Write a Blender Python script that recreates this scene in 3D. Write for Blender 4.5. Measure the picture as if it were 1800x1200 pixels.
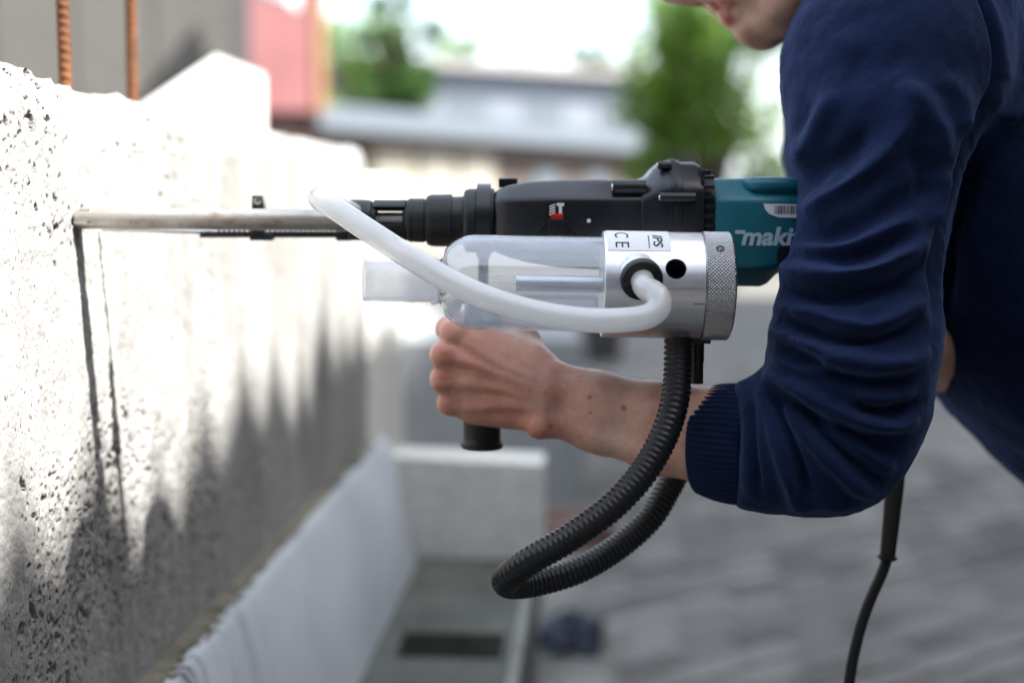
import bpy, bmesh, math, random
import numpy as np
from mathutils import Vector, Matrix

for o in list(bpy.data.objects):
    bpy.data.objects.remove(o)
random.seed(7)
RNG = np.random.default_rng(11)
scene = bpy.context.scene
C = scene.collection

# ------------------------------------------------------------------ camera
FPX = 2500.0                      # focal length of a 50 mm lens in photo pixels
PITCH = math.atan(251 / FPX)
CAM_H = 1.10
cam_d = bpy.data.cameras.new('camera')
cam_d.sensor_width = 36.0
cam_d.lens = 50.0
cam_d.clip_start = 0.05
cam_d.clip_end = 3000
cam_d.dof.use_dof = True
cam_d.dof.focus_distance = 0.962
cam_d.dof.aperture_fstop = 2.7
cam = bpy.data.objects.new('camera', cam_d)
C.objects.link(cam)
cam.location = (0, 0, CAM_H)
cam.rotation_euler = (math.pi / 2 - PITCH, 0, 0)
scene.camera = cam

# ------------------------------------------------------------------ sky and sun
SUN_DIR = Vector((0.150, -0.037, 0.200)).normalized()      # towards the sun
sun_el = math.asin(SUN_DIR.z)
sun_az = math.atan2(SUN_DIR.x, SUN_DIR.y)
world = bpy.data.worlds.new('World')
scene.world = world
world.use_nodes = True
wn = world.node_tree.nodes
wl = world.node_tree.links
wn.clear()
sky = wn.new('ShaderNodeTexSky')
sky.sky_type = 'NISHITA'
sky.sun_disc = False
sky.sun_elevation = sun_el
sky.sun_rotation = sun_az
sky.air_density = 1.0
sky.dust_density = 3.0
sky.ozone_density = 1.0
bg = wn.new('ShaderNodeBackground')
bg.inputs['Strength'].default_value = 0.15
wo = wn.new('ShaderNodeOutputWorld')
# bright broken cloud over the whole sky
wtc = wn.new('ShaderNodeTexCoord')
wns = wn.new('ShaderNodeTexNoise')
wns.inputs['Scale'].default_value = 2.6
wns.inputs['Detail'].default_value = 6
wns.inputs['Roughness'].default_value = 0.55
wl.new(wtc.outputs['Generated'], wns.inputs['Vector'])
wrp = wn.new('ShaderNodeValToRGB')
wrp.color_ramp.elements[0].position = 0.34
wrp.color_ramp.elements[0].color = (0.45, 0.45, 0.45, 1)
wrp.color_ramp.elements[1].position = 0.60
wrp.color_ramp.elements[1].color = (0.95, 0.95, 0.95, 1)
wl.new(wns.outputs['Fac'], wrp.inputs[0])
wmx = wn.new('ShaderNodeMix')
wmx.data_type = 'RGBA'
wl.new(wrp.outputs[0], wmx.inputs[0])
wl.new(sky.outputs[0], wmx.inputs[6])
wmx.inputs[7].default_value = (1.58, 1.72, 1.86, 1)
wl.new(wmx.outputs[2], bg.inputs[0])
wl.new(bg.outputs[0], wo.inputs[0])
sun_d = bpy.data.lights.new('sun', 'SUN')
sun_d.energy = 3.05
sun_d.angle = math.radians(0.8)
sun_d.color = (1.0, 0.965, 0.91)
sun = bpy.data.objects.new('sun', sun_d)
C.objects.link(sun)
sun.rotation_euler = (-SUN_DIR).to_track_quat('-Z', 'Y').to_euler()
sun.location = (6, -2, 9)
scene.view_settings.view_transform = 'Standard'
scene.view_settings.look = 'None'
scene.view_settings.gamma = 1.0
scene.view_settings.use_curve_mapping = False
scene.view_settings.exposure = 2.75
scene.cycles.use_denoising = True
scene.cycles.max_bounces = 10
scene.cycles.transparent_max_bounces = 24
scene.cycles.sample_clamp_indirect = 6.0

# ------------------------------------------------------------------ helpers
def P(px, py, Y):
    """world point seen at photo pixel (px, py) standing Y metres in front of the camera"""
    vx = (px - 900) / FPX
    vz = (600 - py) / FPX
    d = np.array([vx, math.cos(PITCH) + vz * math.sin(PITCH), -math.sin(PITCH) + vz * math.cos(PITCH)])
    p = d * (Y / d[1])
    return np.array([p[0], p[1], p[2] + CAM_H])

def project(v):
    """photo pixels of world points (n,3)"""
    x = v[:, 0]; y = v[:, 1]; z = v[:, 2] - CAM_H
    cf = y * math.cos(PITCH) - z * math.sin(PITCH)
    cu = y * math.sin(PITCH) + z * math.cos(PITCH)
    return 900 + FPX * x / cf, 600 - FPX * cu / cf

ORI = {}
def mesh_np(name, v, f, smooth=True, sharp=None):
    me = bpy.data.meshes.new(name)
    v = np.asarray(v, dtype=np.float64)
    if isinstance(f, np.ndarray):
        n = f.shape[0]; k = f.shape[1]
        me.vertices.add(len(v)); me.vertices.foreach_set('co', v.ravel())
        me.loops.add(n * k); me.loops.foreach_set('vertex_index', f.astype(np.int32).ravel())
        me.polygons.add(n); me.polygons.foreach_set('loop_start', np.arange(0, n * k, k, dtype=np.int32))
        me.update(calc_edges=True)
    else:
        me.from_pydata([tuple(p) for p in v], [], f)
    me.validate()
    if smooth:
        me.polygons.foreach_set('use_smooth', np.ones(len(me.polygons), dtype=bool))
        if sharp:
            me.set_sharp_from_angle(angle=math.radians(sharp))
    me.update()
    return me

def tag(o, label=None, cat=None, group=None, kind=None):
    if label: o['label'] = label
    if cat: o['category'] = cat
    if group: o['group'] = group
    if kind: o['kind'] = kind
    return o

def link(name, me, mat, parent=None, **kw):
    """one mesh object; its mesh is given in world coordinates"""
    o = bpy.data.objects.new(name, me)
    C.objects.link(o)
    if mat is not None:
        me.materials.append(mat)
    n = len(me.vertices)
    co = np.empty(n * 3); me.vertices.foreach_get('co', co); co = co.reshape(-1, 3)
    if parent is None:
        lo = co.min(0); hi = co.max(0)
        org = np.array([(lo[0] + hi[0]) / 2, (lo[1] + hi[1]) / 2, lo[2]])
        o.location = org
    else:
        org = ORI[parent.name]
        o.parent = parent
    ORI[o.name] = org
    me.vertices.foreach_set('co', (co - org).ravel()); me.update()
    return tag(o, **kw)

def empty(name, loc, **kw):
    o = bpy.data.objects.new(name, None)
    C.objects.link(o)
    o.location = loc
    o.empty_display_size = 0.05
    ORI[o.name] = np.array(loc, dtype=float)
    return tag(o, **kw)

def nrm(a):
    a = np.asarray(a, float)
    return a / np.linalg.norm(a)

def frame(ax):
    ax = nrm(ax)
    t = np.array([0, 0, 1.0]) if abs(ax[2]) < 0.9 else np.array([0, 1.0, 0])
    u = nrm(np.cross(t, ax)); w = np.cross(ax, u)
    return ax, u, w

def lathe(A, ax, prof, seg=48, closed=False, u=None):
    """revolve (a, r) profile about the axis through A"""
    A = np.asarray(A, float)
    ax, uu, ww = frame(ax)
    th = np.linspace(0, 2 * math.pi, seg, endpoint=False)
    prof = np.asarray(prof, float)
    ring = np.cos(th)[:, None] * uu + np.sin(th)[:, None] * ww
    v = (A + prof[:, 0][:, None, None] * ax + prof[:, 1][:, None, None] * ring[None]).reshape(-1, 3)
    m = len(prof); f = []
    rows = range(m) if closed else range(m - 1)
    for i in rows:
        j = (i + 1) % m
        for k in range(seg):
            l = (k + 1) % seg
            f.append((i * seg + k, i * seg + l, j * seg + l, j * seg + k))
    if not closed:
        if prof[0, 1] > 1e-6: f.append(tuple(range(seg))[::-1])
        if prof[-1, 1] > 1e-6: f.append(tuple((m - 1) * seg + k for k in range(seg)))
    return v, f

def spline(pts, n):
    """Catmull-Rom through pts, resampled to n even steps"""
    pts = np.asarray(pts, float)
    p = np.vstack([2 * pts[0] - pts[1], pts, 2 * pts[-1] - pts[-2]])
    out = []
    for i in range(len(pts) - 1):
        t = np.linspace(0, 1, 24, endpoint=False)[:, None]
        a, b, c, d = p[i], p[i + 1], p[i + 2], p[i + 3]
        out.append(0.5 * ((2 * b) + (c - a) * t + (2 * a - 5 * b + 4 * c - d) * t ** 2 + (3 * b - a - 3 * c + d) * t ** 3))
    out = np.vstack(out + [pts[-1:]])
    s = np.r_[0, np.cumsum(np.linalg.norm(np.diff(out[:, :3], axis=0), axis=1))]
    q = np.linspace(0, s[-1], n)
    return np.stack([np.interp(q, s, out[:, k]) for k in range(out.shape[1])], 1), s[-1]

def sweep(path, rad, seg=20, caps=True, shape=None):
    """tube along a path; rad is a number or one per point"""
    path = np.asarray(path, float); n = len(path)
    rad = np.broadcast_to(np.asarray(rad, float), (n,))
    T = np.gradient(path, axis=0); T /= np.linalg.norm(T, axis=1)[:, None]
    _, u, w = frame(T[0])
    U = np.zeros((n, 3)); U[0] = u
    for i in range(1, n):
        q = U[i - 1] - T[i] * np.dot(U[i - 1], T[i]); U[i] = q / np.linalg.norm(q)
    Wv = np.cross(T, U)
    th = np.linspace(0, 2 * math.pi, seg, endpoint=False)
    sh = np.ones(seg) if shape is None else shape(th)
    v = path[:, None] + (rad[:, None, None] * sh[None, :, None]) * (np.cos(th)[None, :, None] * U[:, None] + np.sin(th)[None, :, None] * Wv[:, None])
    v = v.reshape(-1, 3)
    I = np.arange(n - 1)[:, None] * seg; K = np.arange(seg)[None]; L = (K + 1) % seg
    f = np.stack([I + K, I + L, I + seg + L, I + seg + K], -1).reshape(-1, 4)
    f = [tuple(q) for q in f]
    if caps:
        f.append(tuple(range(seg))[::-1]); f.append(tuple((n - 1) * seg + k for k in range(seg)))
    return v, f

def join(*vf):
    V = []; F = []; b = 0
    for v, f in vf:
        V.append(np.asarray(v, float))
        F += [tuple(int(i) + b for i in q) for q in f]
        b += len(v)
    return np.vstack(V), F

def box_vf(c, s, bev=0.0, R=None, seg=2):
    bm = bmesh.new()
    bmesh.ops.create_cube(bm, size=1.0)
    for q in bm.verts:
        q.co = Vector((q.co.x * s[0], q.co.y * s[1], q.co.z * s[2]))
    if bev:
        bmesh.ops.bevel(bm, geom=list(bm.edges), offset=bev, segments=seg, profile=0.7, affect='EDGES')
    bm.verts.index_update()
    v = np.array([q.co[:] for q in bm.verts]); f = [tuple(x.index for x in q.verts) for q in bm.faces]
    bm.free()
    if R is not None: v = v @ np.asarray(R, float).T
    return v + np.asarray(c, float), f

def rotz(a):
    return np.array([[math.cos(a), -math.sin(a), 0], [math.sin(a), math.cos(a), 0], [0, 0, 1]])

def prism(poly, y0, y1, fn):
    """extrude a (x,z) outline from y0 to y1 and map it by fn(x,y,z)"""
    n = len(poly)
    v = [fn(x, y0, z) for x, z in poly] + [fn(x, y1, z) for x, z in poly]
    f = [tuple(range(n)), tuple(range(2 * n - 1, n - 1, -1))]
    for i in range(n):
        j = (i + 1) % n
        f.append((i, i + n, j + n, j))
    return np.array(v), f

def fixn(me):
    bm = bmesh.new(); bm.from_mesh(me)
    bmesh.ops.recalc_face_normals(bm, faces=bm.faces)
    bm.to_mesh(me); bm.free(); me.update()
    return me

def obj(name, vf, mat, parent=None, smooth=True, sharp=35, **kw):
    me = mesh_np(name, vf[0], vf[1], smooth, sharp)
    fixn(me)
    if smooth and sharp: me.set_sharp_from_angle(angle=math.radians(sharp))
    return link(name, me, mat, parent, **kw)

# value noise -------------------------------------------------------------
def _h(i, j, k, s):
    n = (i * 374761393 + j * 668265263 + k * 2147483647 + s * 1274126177).astype(np.int64)
    n = (n ^ (n >> 13)) * 1274126177 & 0x7fffffff
    n = (n ^ (n >> 16)) * 668265263 & 0x7fffffff
    return ((n ^ (n >> 15)) & 0xffff) / 65535.0
def vnoise(x, y, z=None, s=0):
    x = np.asarray(x, float); y = np.asarray(y, float)
    z = np.zeros_like(x) if z is None else np.asarray(z, float)
    i = np.floor(x).astype(np.int64); j = np.floor(y).astype(np.int64); k = np.floor(z).astype(np.int64)
    fx = x - i; fy = y - j; fz = z - k
    fx = fx * fx * (3 - 2 * fx); fy = fy * fy * (3 - 2 * fy); fz = fz * fz * (3 - 2 * fz)
    def lay(kk):
        a = _h(i, j, kk, s) * (1 - fx) + _h(i + 1, j, kk, s) * fx
        b = _h(i, j + 1, kk, s) * (1 - fx) + _h(i + 1, j + 1, kk, s) * fx
        return a * (1 - fy) + b * fy
    return lay(k) * (1 - fz) + lay(k + 1) * fz - 0.5
def fbm(x, y, z=None, o=4, s=0):
    r = 0; a = 1.0
    for q in range(o):
        r = r + a * vnoise(x * 2 ** q, y * 2 ** q, None if z is None else z * 2 ** q, s + q * 17)
        a *= 0.5
    return r

# signed distance modelling ----------------------------------------------
class SDF:
    def __init__(self, lo, hi, h):
        self.lo = np.asarray(lo, float); self.h = h
        self.n = np.ceil((np.asarray(hi) - self.lo) / h).astype(int) + 1
        self.d = np.full(self.n, 1.0, dtype=np.float32)
    def _win(self, lo, hi):
        a = np.clip(np.floor((np.asarray(lo) - self.lo) / self.h).astype(int), 0, self.n)
        b = np.clip(np.ceil((np.asarray(hi) - self.lo) / self.h).astype(int) + 1, 0, self.n)
        if np.any(b <= a): return None
        sl = tuple(slice(a[q], b[q]) for q in range(3))
        X = [(self.lo[q] + self.h * np.arange(a[q], b[q])).astype(np.float32) for q in range(3)]
        return sl, X[0][:, None, None], X[1][None, :, None], X[2][None, None, :]
    def _mix(self, sl, v, k, sub=False):
        d = self.d[sl]
        if sub:
            hh = np.clip(0.5 - 0.5 * (d + v) / k, 0, 1)
            self.d[sl] = d * (1 - hh) - v * hh + k * hh * (1 - hh)
        else:
            hh = np.clip(0.5 + 0.5 * (v - d) / k, 0, 1)
            self.d[sl] = v * (1 - hh) + d * hh - k * hh * (1 - hh)
    def cone(self, a, b, ra, rb, k=0.008, sub=False, sy=1.0):
        a = np.asarray(a, float); b = np.asarray(b, float)
        m = max(ra, rb) / min(sy, 1.0) + 1.2 * k + 4 * self.h
        w = self._win(np.minimum(a, b) - m, np.maximum(a, b) + m)
        if w is None: return
        sl, X, Y, Z = w
        px, py, pz = X - a[0], (Y - a[1]) * sy, Z - a[2]
        d = b - a; d = np.array([d[0], d[1] * sy, d[2]])
        L = max(float(d @ d), 1e-12)
        t = np.clip((px * d[0] + py * d[1] + pz * d[2]) / L, 0, 1)
        v = np.sqrt((px - t * d[0]) ** 2 + (py - t * d[1]) ** 2 + (pz - t * d[2]) ** 2) - (ra + (rb - ra) * t)
        self._mix(sl, v, k, sub)
    def chain(self, pts, k=0.008, sy=1.0):
        """pts: (px, py, Y, radius in photo pixels)"""
        for p, q in zip(pts[:-1], pts[1:]):
            self.cone(P(*p[:3]), P(*q[:3]), p[3] * p[2] / FPX, q[3] * q[2] / FPX, k, sy=sy)
    def ball(self, p, k=0.008, sub=False, sy=1.0):
        self.cone(P(*p[:3]), P(*p[:3]) + 1e-5, p[3] * p[2] / FPX, p[3] * p[2] / FPX, k, sub, sy)
    def cutplane(self, pt, nrmv, k=0.004):
        """remove the side the normal points to"""
        X = (self.lo[0] + self.h * np.arange(self.n[0])).astype(np.float32)[:, None, None]
        Y = (self.lo[1] + self.h * np.arange(self.n[1])).astype(np.float32)[None, :, None]
        Z = (self.lo[2] + self.h * np.arange(self.n[2])).astype(np.float32)[None, None, :]
        v = (X - pt[0]) * nrmv[0] + (Y - pt[1]) * nrmv[1] + (Z - pt[2]) * nrmv[2]
        self.d = np.maximum(self.d, v)
    def mesh(self, smooth=2):
        d = self.d; n = self.n
        ins = d < 0
        c = np.zeros(np.array(n) - 1, dtype=np.int8)
        for a in (0, 1):
            for b in (0, 1):
                for e in (0, 1):
                    c += ins[a:n[0] - 1 + a, b:n[1] - 1 + b, e:n[2] - 1 + e]
        cells = np.argwhere((c > 0) & (c < 8))
        idx = np.full(np.array(n) - 1, -1, dtype=np.int64)
        idx[tuple(cells.T)] = np.arange(len(cells))
        acc = np.zeros((len(cells), 3)); cnt = np.zeros(len(cells))
        cor = [(a, b, e) for a in (0, 1) for b in (0, 1) for e in (0, 1)]
        for p in cor:
            for ax in range(3):
                if p[ax]: continue
                q = list(p); q[ax] = 1
                va = d[tuple((cells + p).T)]; vb = d[tuple((cells + q).T)]
                m = (va < 0) != (vb < 0)
                t = np.where(m, va / np.where(m, va - vb, 1), 0)
                pt = np.tile(np.array(p, float), (len(cells), 1)); pt[:, ax] = t
                acc += pt * m[:, None]; cnt += m
        v = self.lo + self.h * (cells + acc / cnt[:, None])
        faces = []
        for ax in range(3):
            o1, o2 = [(1, 2), (2, 0), (0, 1)][ax]
            s0 = [slice(None)] * 3; s1 = [slice(None)] * 3
            s0[ax] = slice(0, n[ax] - 1); s1[ax] = slice(1, n[ax])
            x = ins[tuple(s0)] != ins[tuple(s1)]
            e = np.argwhere(x)
            e = e[(e[:, o1] > 0) & (e[:, o2] > 0) & (e[:, o1] < n[o1] - 1) & (e[:, o2] < n[o2] - 1)]
            flip = ins[tuple(s0)][tuple(e.T)]
            u1 = np.zeros(3, int); u1[o1] = 1; u2 = np.zeros(3, int); u2[o2] = 1
            q = np.stack([idx[tuple((e - u1 - u2).T)], idx[tuple((e - u2).T)], idx[tuple(e.T)], idx[tuple((e - u1).T)]], 1)
            q[~flip] = q[~flip][:, ::-1]
            faces.append(q)
        f = np.vstack(faces)
        f = f[(f >= 0).all(1)]
        for _ in range(smooth):
            v = relax(v, f, 0.5)
        return v, f

def relax(v, f, lam):
    a = np.zeros_like(v); c = np.zeros(len(v))
    for i in range(4):
        j = (i + 1) % 4
        for q in range(3):
            a[:, q] += np.bincount(f[:, i], v[f[:, j], q], len(v)) + np.bincount(f[:, j], v[f[:, i], q], len(v))
        c += np.bincount(f[:, i], minlength=len(v)) + np.bincount(f[:, j], minlength=len(v))
    return v * (1 - lam) + lam * a / np.maximum(c, 1)[:, None]

def quadsub(v, f):
    """split every quad in four"""
    n = len(v)
    e = np.sort(np.stack([f, np.roll(f, -1, 1)], -1).reshape(-1, 2), 1)
    u, inv = np.unique(e, axis=0, return_inverse=True)
    inv = inv.reshape(-1, 4) + n
    mid = v[u].mean(1); cen = v[f].mean(1); c = n + len(u) + np.arange(len(f))
    q = [np.stack([f[:, i], inv[:, i], c, inv[:, i - 1]], 1) for i in range(4)]
    return np.vstack([v, mid, cen]), np.vstack(q)

def vnormals(v, f):
    n = np.cross(v[f[:, 2]] - v[f[:, 0]], v[f[:, 3]] - v[f[:, 1]])
    o = np.zeros_like(v)
    for i in range(4):
        for q in range(3):
            o[:, q] += np.bincount(f[:, i], n[:, q], len(v))
    return o / np.maximum(np.linalg.norm(o, axis=1), 1e-12)[:, None]

def seg_dist(px, py, line):
    """signed distance in pixels from a polyline (positive = left of travel), position along it 0..1"""
    line = np.asarray(line, float)
    if len(line) > 2:
        line, _ = spline(line, 5 * len(line))
    best = np.full(len(px), 1e9); sg = np.zeros(len(px)); tt = np.zeros(len(px))
    m = len(line) - 1
    for i in range(m):
        a = line[i]; b = line[i + 1]; d = b - a
        L = d @ d
        t = np.clip(((px - a[0]) * d[0] + (py - a[1]) * d[1]) / L, 0, 1)
        ex = px - a[0] - t * d[0]; ey = py - a[1] - t * d[1]
        r = np.hypot(ex, ey); w = r < best
        best = np.where(w, r, best); sg = np.where(w, np.sign(d[0] * ey - d[1] * ex), sg); tt = np.where(w, (i + t) / m, tt)
    return best * np.where(sg == 0, 1, sg), tt

def sculpt(v, f, lines, facing=True):
    """push the surface out or in along drawn crease lines: (line, height m, width px, skew)"""
    n = vnormals(v, f)
    px, py = project(v)
    view = v - np.array([0, 0, CAM_H]); view /= np.linalg.norm(view, axis=1)[:, None]
    face = -(n * view).sum(1)
    wt = np.clip((face + 0.35) / 0.5, 0, 1)
    disp = np.zeros(len(v))
    for L in lines:
        line, h, w = L[:3]; skew = L[3] if len(L) > 3 else 0.0
        d, t = seg_dist(px, py, line)
        ww = w * np.where(d > 0, 1 + skew, 1 - skew)
        taper = np.clip(np.minimum(t, 1 - t) * 5, 0, 1) ** 0.7 if not (len(L) > 4 and L[4]) else 1.0
        disp += h * np.exp(-(d / ww) ** 2) * (0.15 + 0.85 * taper)
    return v + n * (disp * (wt if facing else 1.0))[:, None]

# ------------------------------------------------------------------ materials
def mat(name, col=(0.5, 0.5, 0.5), rough=0.5, metal=0.0, **kw):
    m = bpy.data.materials.new(name); m.use_nodes = True
    b = m.node_tree.nodes['Principled BSDF']
    b.inputs['Base Color'].default_value = (*col, 1); b.inputs['Roughness'].default_value = rough
    b.inputs['Metallic'].default_value = metal
    for k, x in kw.items():
        b.inputs[k].default_value = x
    return m
class NT:
    def __init__(self, m):
        self.m = m; self.t = m.node_tree; self.b = self.t.nodes.get('Principled BSDF')
        self.geo = self.t.nodes.new('ShaderNodeNewGeometry'); self.tc = self.t.nodes.new('ShaderNodeTexCoord')
    def n(self, ty, **kw):
        x = self.t.nodes.new(ty)
        for k, q in kw.items():
            if k in x.inputs.keys() if isinstance(k, str) else False:
                x.inputs[k].default_value = q
            else:
                setattr(x, k, q)
        return x
    def l(self, a, b): self.t.links.new(a, b)
    def noise(self, scale, detail=4, rough=0.55, vec=None, dist=0.0):
        x = self.t.nodes.new('ShaderNodeTexNoise')
        x.inputs['Scale'].default_value = scale; x.inputs['Detail'].default_value = detail
        x.inputs['Roughness'].default_value = rough; x.inputs['Distortion'].default_value = dist
        self.l(vec if vec is not None else self.tc.outputs['Object'], x.inputs['Vector'])
        return x.outputs['Fac']
    def mapv(self, scale, vec=None, rot=(0, 0, 0)):
        x = self.t.nodes.new('ShaderNodeMapping')
        x.inputs['Scale'].default_value = scale; x.inputs['Rotation'].default_value = rot
        self.l(vec if vec is not None else self.tc.outputs['Object'], x.inputs['Vector'])
        return x.outputs[0]
    def ramp(self, fac, stops):
        x = self.t.nodes.new('ShaderNodeValToRGB')
        e = x.color_ramp.elements
        while len(e) < len(stops): e.new(0.5)
        for q, (p, c) in zip(e, stops):
            q.position = p; q.color = (*c, 1) if len(c) == 3 else c
        self.l(fac, x.inputs[0]); return x.outputs[0]
    def mixc(self, fac, a, b, mode='MIX'):
        x = self.t.nodes.new('ShaderNodeMix'); x.data_type = 'RGBA'; x.blend_type = mode
        for s, q in ((x.inputs[0], fac), (x.inputs[6], a), (x.inputs[7], b)):
            if isinstance(q, (int, float)): s.default_value = q
            elif isinstance(q, tuple): s.default_value = (*q, 1)
            else: self.l(q, s)
        return x.outputs[2]
    def math(self, op, a, b=0.0):
        x = self.t.nodes.new('ShaderNodeMath'); x.operation = op
        for s, q in ((x.inputs[0], a), (x.inputs[1], b)):
            if isinstance(q, (int, float)): s.default_value = q
            else: self.l(q, s)
        return x.outputs[0]
    def attr(self, name):
        x = self.t.nodes.new('ShaderNodeAttribute'); x.attribute_name = name; return x.outputs['Fac']
    def color(self, s): self.l(s, self.b.inputs['Base Color'])
    def rough(self, s): self.l(s, self.b.inputs['Roughness'])
    def bump(self, h, strength=0.3, dist=0.001, chain=None):
        x = self.t.nodes.new('ShaderNodeBump')
        x.inputs['Strength'].default_value = strength; x.inputs['Distance'].default_value = dist
        self.l(h, x.inputs['Height'])
        if chain is not None: self.l(chain, x.inputs['Normal'])
        self.l(x.outputs[0], self.b.inputs['Normal']); return x.outputs[0]

def concrete(name, base, var=0.25, stain=None, scale=1.0, warm=(1, 1, 1), specks=False):
    m = mat(name, base, 0.9); t = NT(m)
    a = t.noise(6 * scale, 6, 0.65); b = t.noise(60 * scale, 5, 0.7); c = t.noise(420 * scale, 3, 0.6)
    lo = tuple(x * (1 - var) * w for x, w in zip(base, warm)); hi = tuple(min(x * (1 + var), 0.85) for x in base)
    col = t.ramp(a, [(0.3, lo), (0.7, hi)])
    col = t.mixc(0.5, col, t.ramp(b, [(0.32, (0.55, 0.55, 0.56)), (0.62, (1.25, 1.24, 1.2))]), 'MULTIPLY')
    if stain:
        s = t.noise(1, 5, 0.6, vec=t.mapv((14, 14, 2.2)))
        col = t.mixc(t.ramp(s, [(0.5, (0, 0, 0)), (0.72, (0.8, 0.8, 0.8))]), col, stain)
    if specks:  # dark specks paint in the shade of fine pores, with some dirt
        v1 = t.noise(330, 2, 0.5, vec=t.mapv((1, 1, 0.62))); v2 = t.noise(9, 3, 0.6)
        k = t.math('ADD', v1, t.math('MULTIPLY', v2, 0.16))
        col = t.mixc(t.ramp(k, [(0.735, (0, 0, 0)), (0.775, (0.9, 0.9, 0.9))]), col, (0.03, 0.028, 0.026))
    t.color(col)
    n1 = t.bump(b, 0.5, 0.004)
    t.bump(c, 0.45, 0.0012, n1)
    return m

M = {}
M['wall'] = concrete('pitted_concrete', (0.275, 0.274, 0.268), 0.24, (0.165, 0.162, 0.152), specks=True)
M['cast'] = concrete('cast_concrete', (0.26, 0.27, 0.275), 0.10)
M['cast_dark'] = concrete('dark_concrete', (0.085, 0.09, 0.078), 0.3, (0.045, 0.048, 0.04))  # plain darker tone for the trough floor and plinth
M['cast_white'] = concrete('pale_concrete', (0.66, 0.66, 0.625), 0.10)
def streaky():
    m = mat('streaked_concrete', (0.46, 0.48, 0.48), 0.85); t = NT(m)
    a = t.noise(7, 5, 0.6); b = t.noise(150, 4, 0.6)
    col = t.ramp(a, [(0.3, (0.42, 0.46, 0.49)), (0.7, (0.52, 0.56, 0.59))])
    s = t.math('ADD', t.math('MULTIPLY', t.noise(1, 4, 0.6, vec=t.mapv((1.5, 62, 1.8))), 0.8), t.math('MULTIPLY', t.noise(38, 4, 0.6), 0.2))
    fade = t.n('ShaderNodeSeparateXYZ'); t.l(t.tc.outputs['Object'], fade.inputs[0])
    near = t.ramp(t.math('ADD', t.math('MULTIPLY', fade.outputs['Y'], 1.3), 0.55), [(0.10, (1, 1, 1)), (0.36, (0.0, 0.0, 0.0))])
    k = t.mixc(1.0, t.ramp(s, [(0.53, (0, 0, 0)), (0.60, (0.9, 0.9, 0.9))]), near, 'MULTIPLY')
    col = t.mixc(k, col, (0.055, 0.06, 0.05))
    t.color(col); t.bump(b, 0.4, 0.002)
    return m
M['slope'] = streaky()
def rust():
    m = mat('rust', (0.3, 0.1, 0.03), 0.85); t = NT(m)
    a = t.noise(90, 5, 0.7); b = t.noise(500, 3, 0.6)
    t.color(t.ramp(a, [(0.3, (0.06, 0.02, 0.008)), (0.55, (0.15, 0.052, 0.014)), (0.75, (0.24, 0.095, 0.028))]))
    t.bump(b, 0.5, 0.001); return m
M['rust'] = rust()
def black(name, col=(0.012, 0.013, 0.015), r=0.42, grain=1500, st=0.15):
    m = mat(name, col, r); t = NT(m)
    t.bump(t.noise(grain, 2, 0.5), st, 0.0004)
    n = t.noise(45, 4, 0.6)
    t.rough(t.ramp(n, [(0.3, (r * 0.8,) * 3), (0.7, (min(r * 1.3, 1),) * 3)]))
    return m
M['rubber'] = black('black_rubber', (0.0055, 0.006, 0.008), 0.46)
M['plastic'] = black('black_plastic', (0.006, 0.0075, 0.011), 0.33, 1800, 0.2)
M['hose'] = black('black_hose', (0.006, 0.0075, 0.009), 0.36, 900, 0.08)
M['teal'] = black('teal_plastic', (0.003, 0.112, 0.150), 0.36, 1600, 0.2)
M['teal_dark'] = M['teal']
def metal(name, col, r, scr=(4, 400, 400), a=0.12):
    m = mat(name, col, r, 1.0); t = NT(m)
    n = t.noise(1, 3, 0.6, vec=t.mapv(scr))
    t.rough(t.ramp(n, [(0.3, (r - a * 0.5,) * 3), (0.7, (r + a,) * 3)]))
    g = t.noise(70, 5, 0.65)
    t.color(t.ramp(g, [(0.3, tuple(c * 0.9 for c in col)), (0.65, col)]))
    t.bump(n, 0.06, 0.0005)
    return m
M['alu'] = metal('anodised_aluminium', (0.80, 0.81, 0.83), 0.40)
M['knurl'] = metal('knurled_aluminium', (0.56, 0.56, 0.57), 0.30)
M['steel'] = metal('polished_steel', (0.62, 0.60, 0.57), 0.22)
def worn_bit():
    m = mat('worn_bit_steel', (0.4, 0.37, 0.33), 0.38, 0.85); t = NT(m)
    a = t.noise(60, 6, 0.7, vec=t.mapv((0.5, 1, 1))); s = t.noise(500, 2, 0.5)
    col = t.ramp(a, [(0.30, (0.22, 0.18, 0.145)), (0.45, (0.42, 0.385, 0.345)), (0.66, (0.52, 0.50, 0.475))])
    col = t.mixc(t.ramp(s, [(0.70, (0, 0, 0)), (0.74, (1, 1, 1))]), col, (0.04, 0.035, 0.03))
    t.color(col); t.bump(s, 0.12, 0.0006); t.rough(t.ramp(a, [(0.3, (0.6,) * 3), (0.7, (0.3,) * 3)]))
    return m
M['bit'] = worn_bit()
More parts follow.
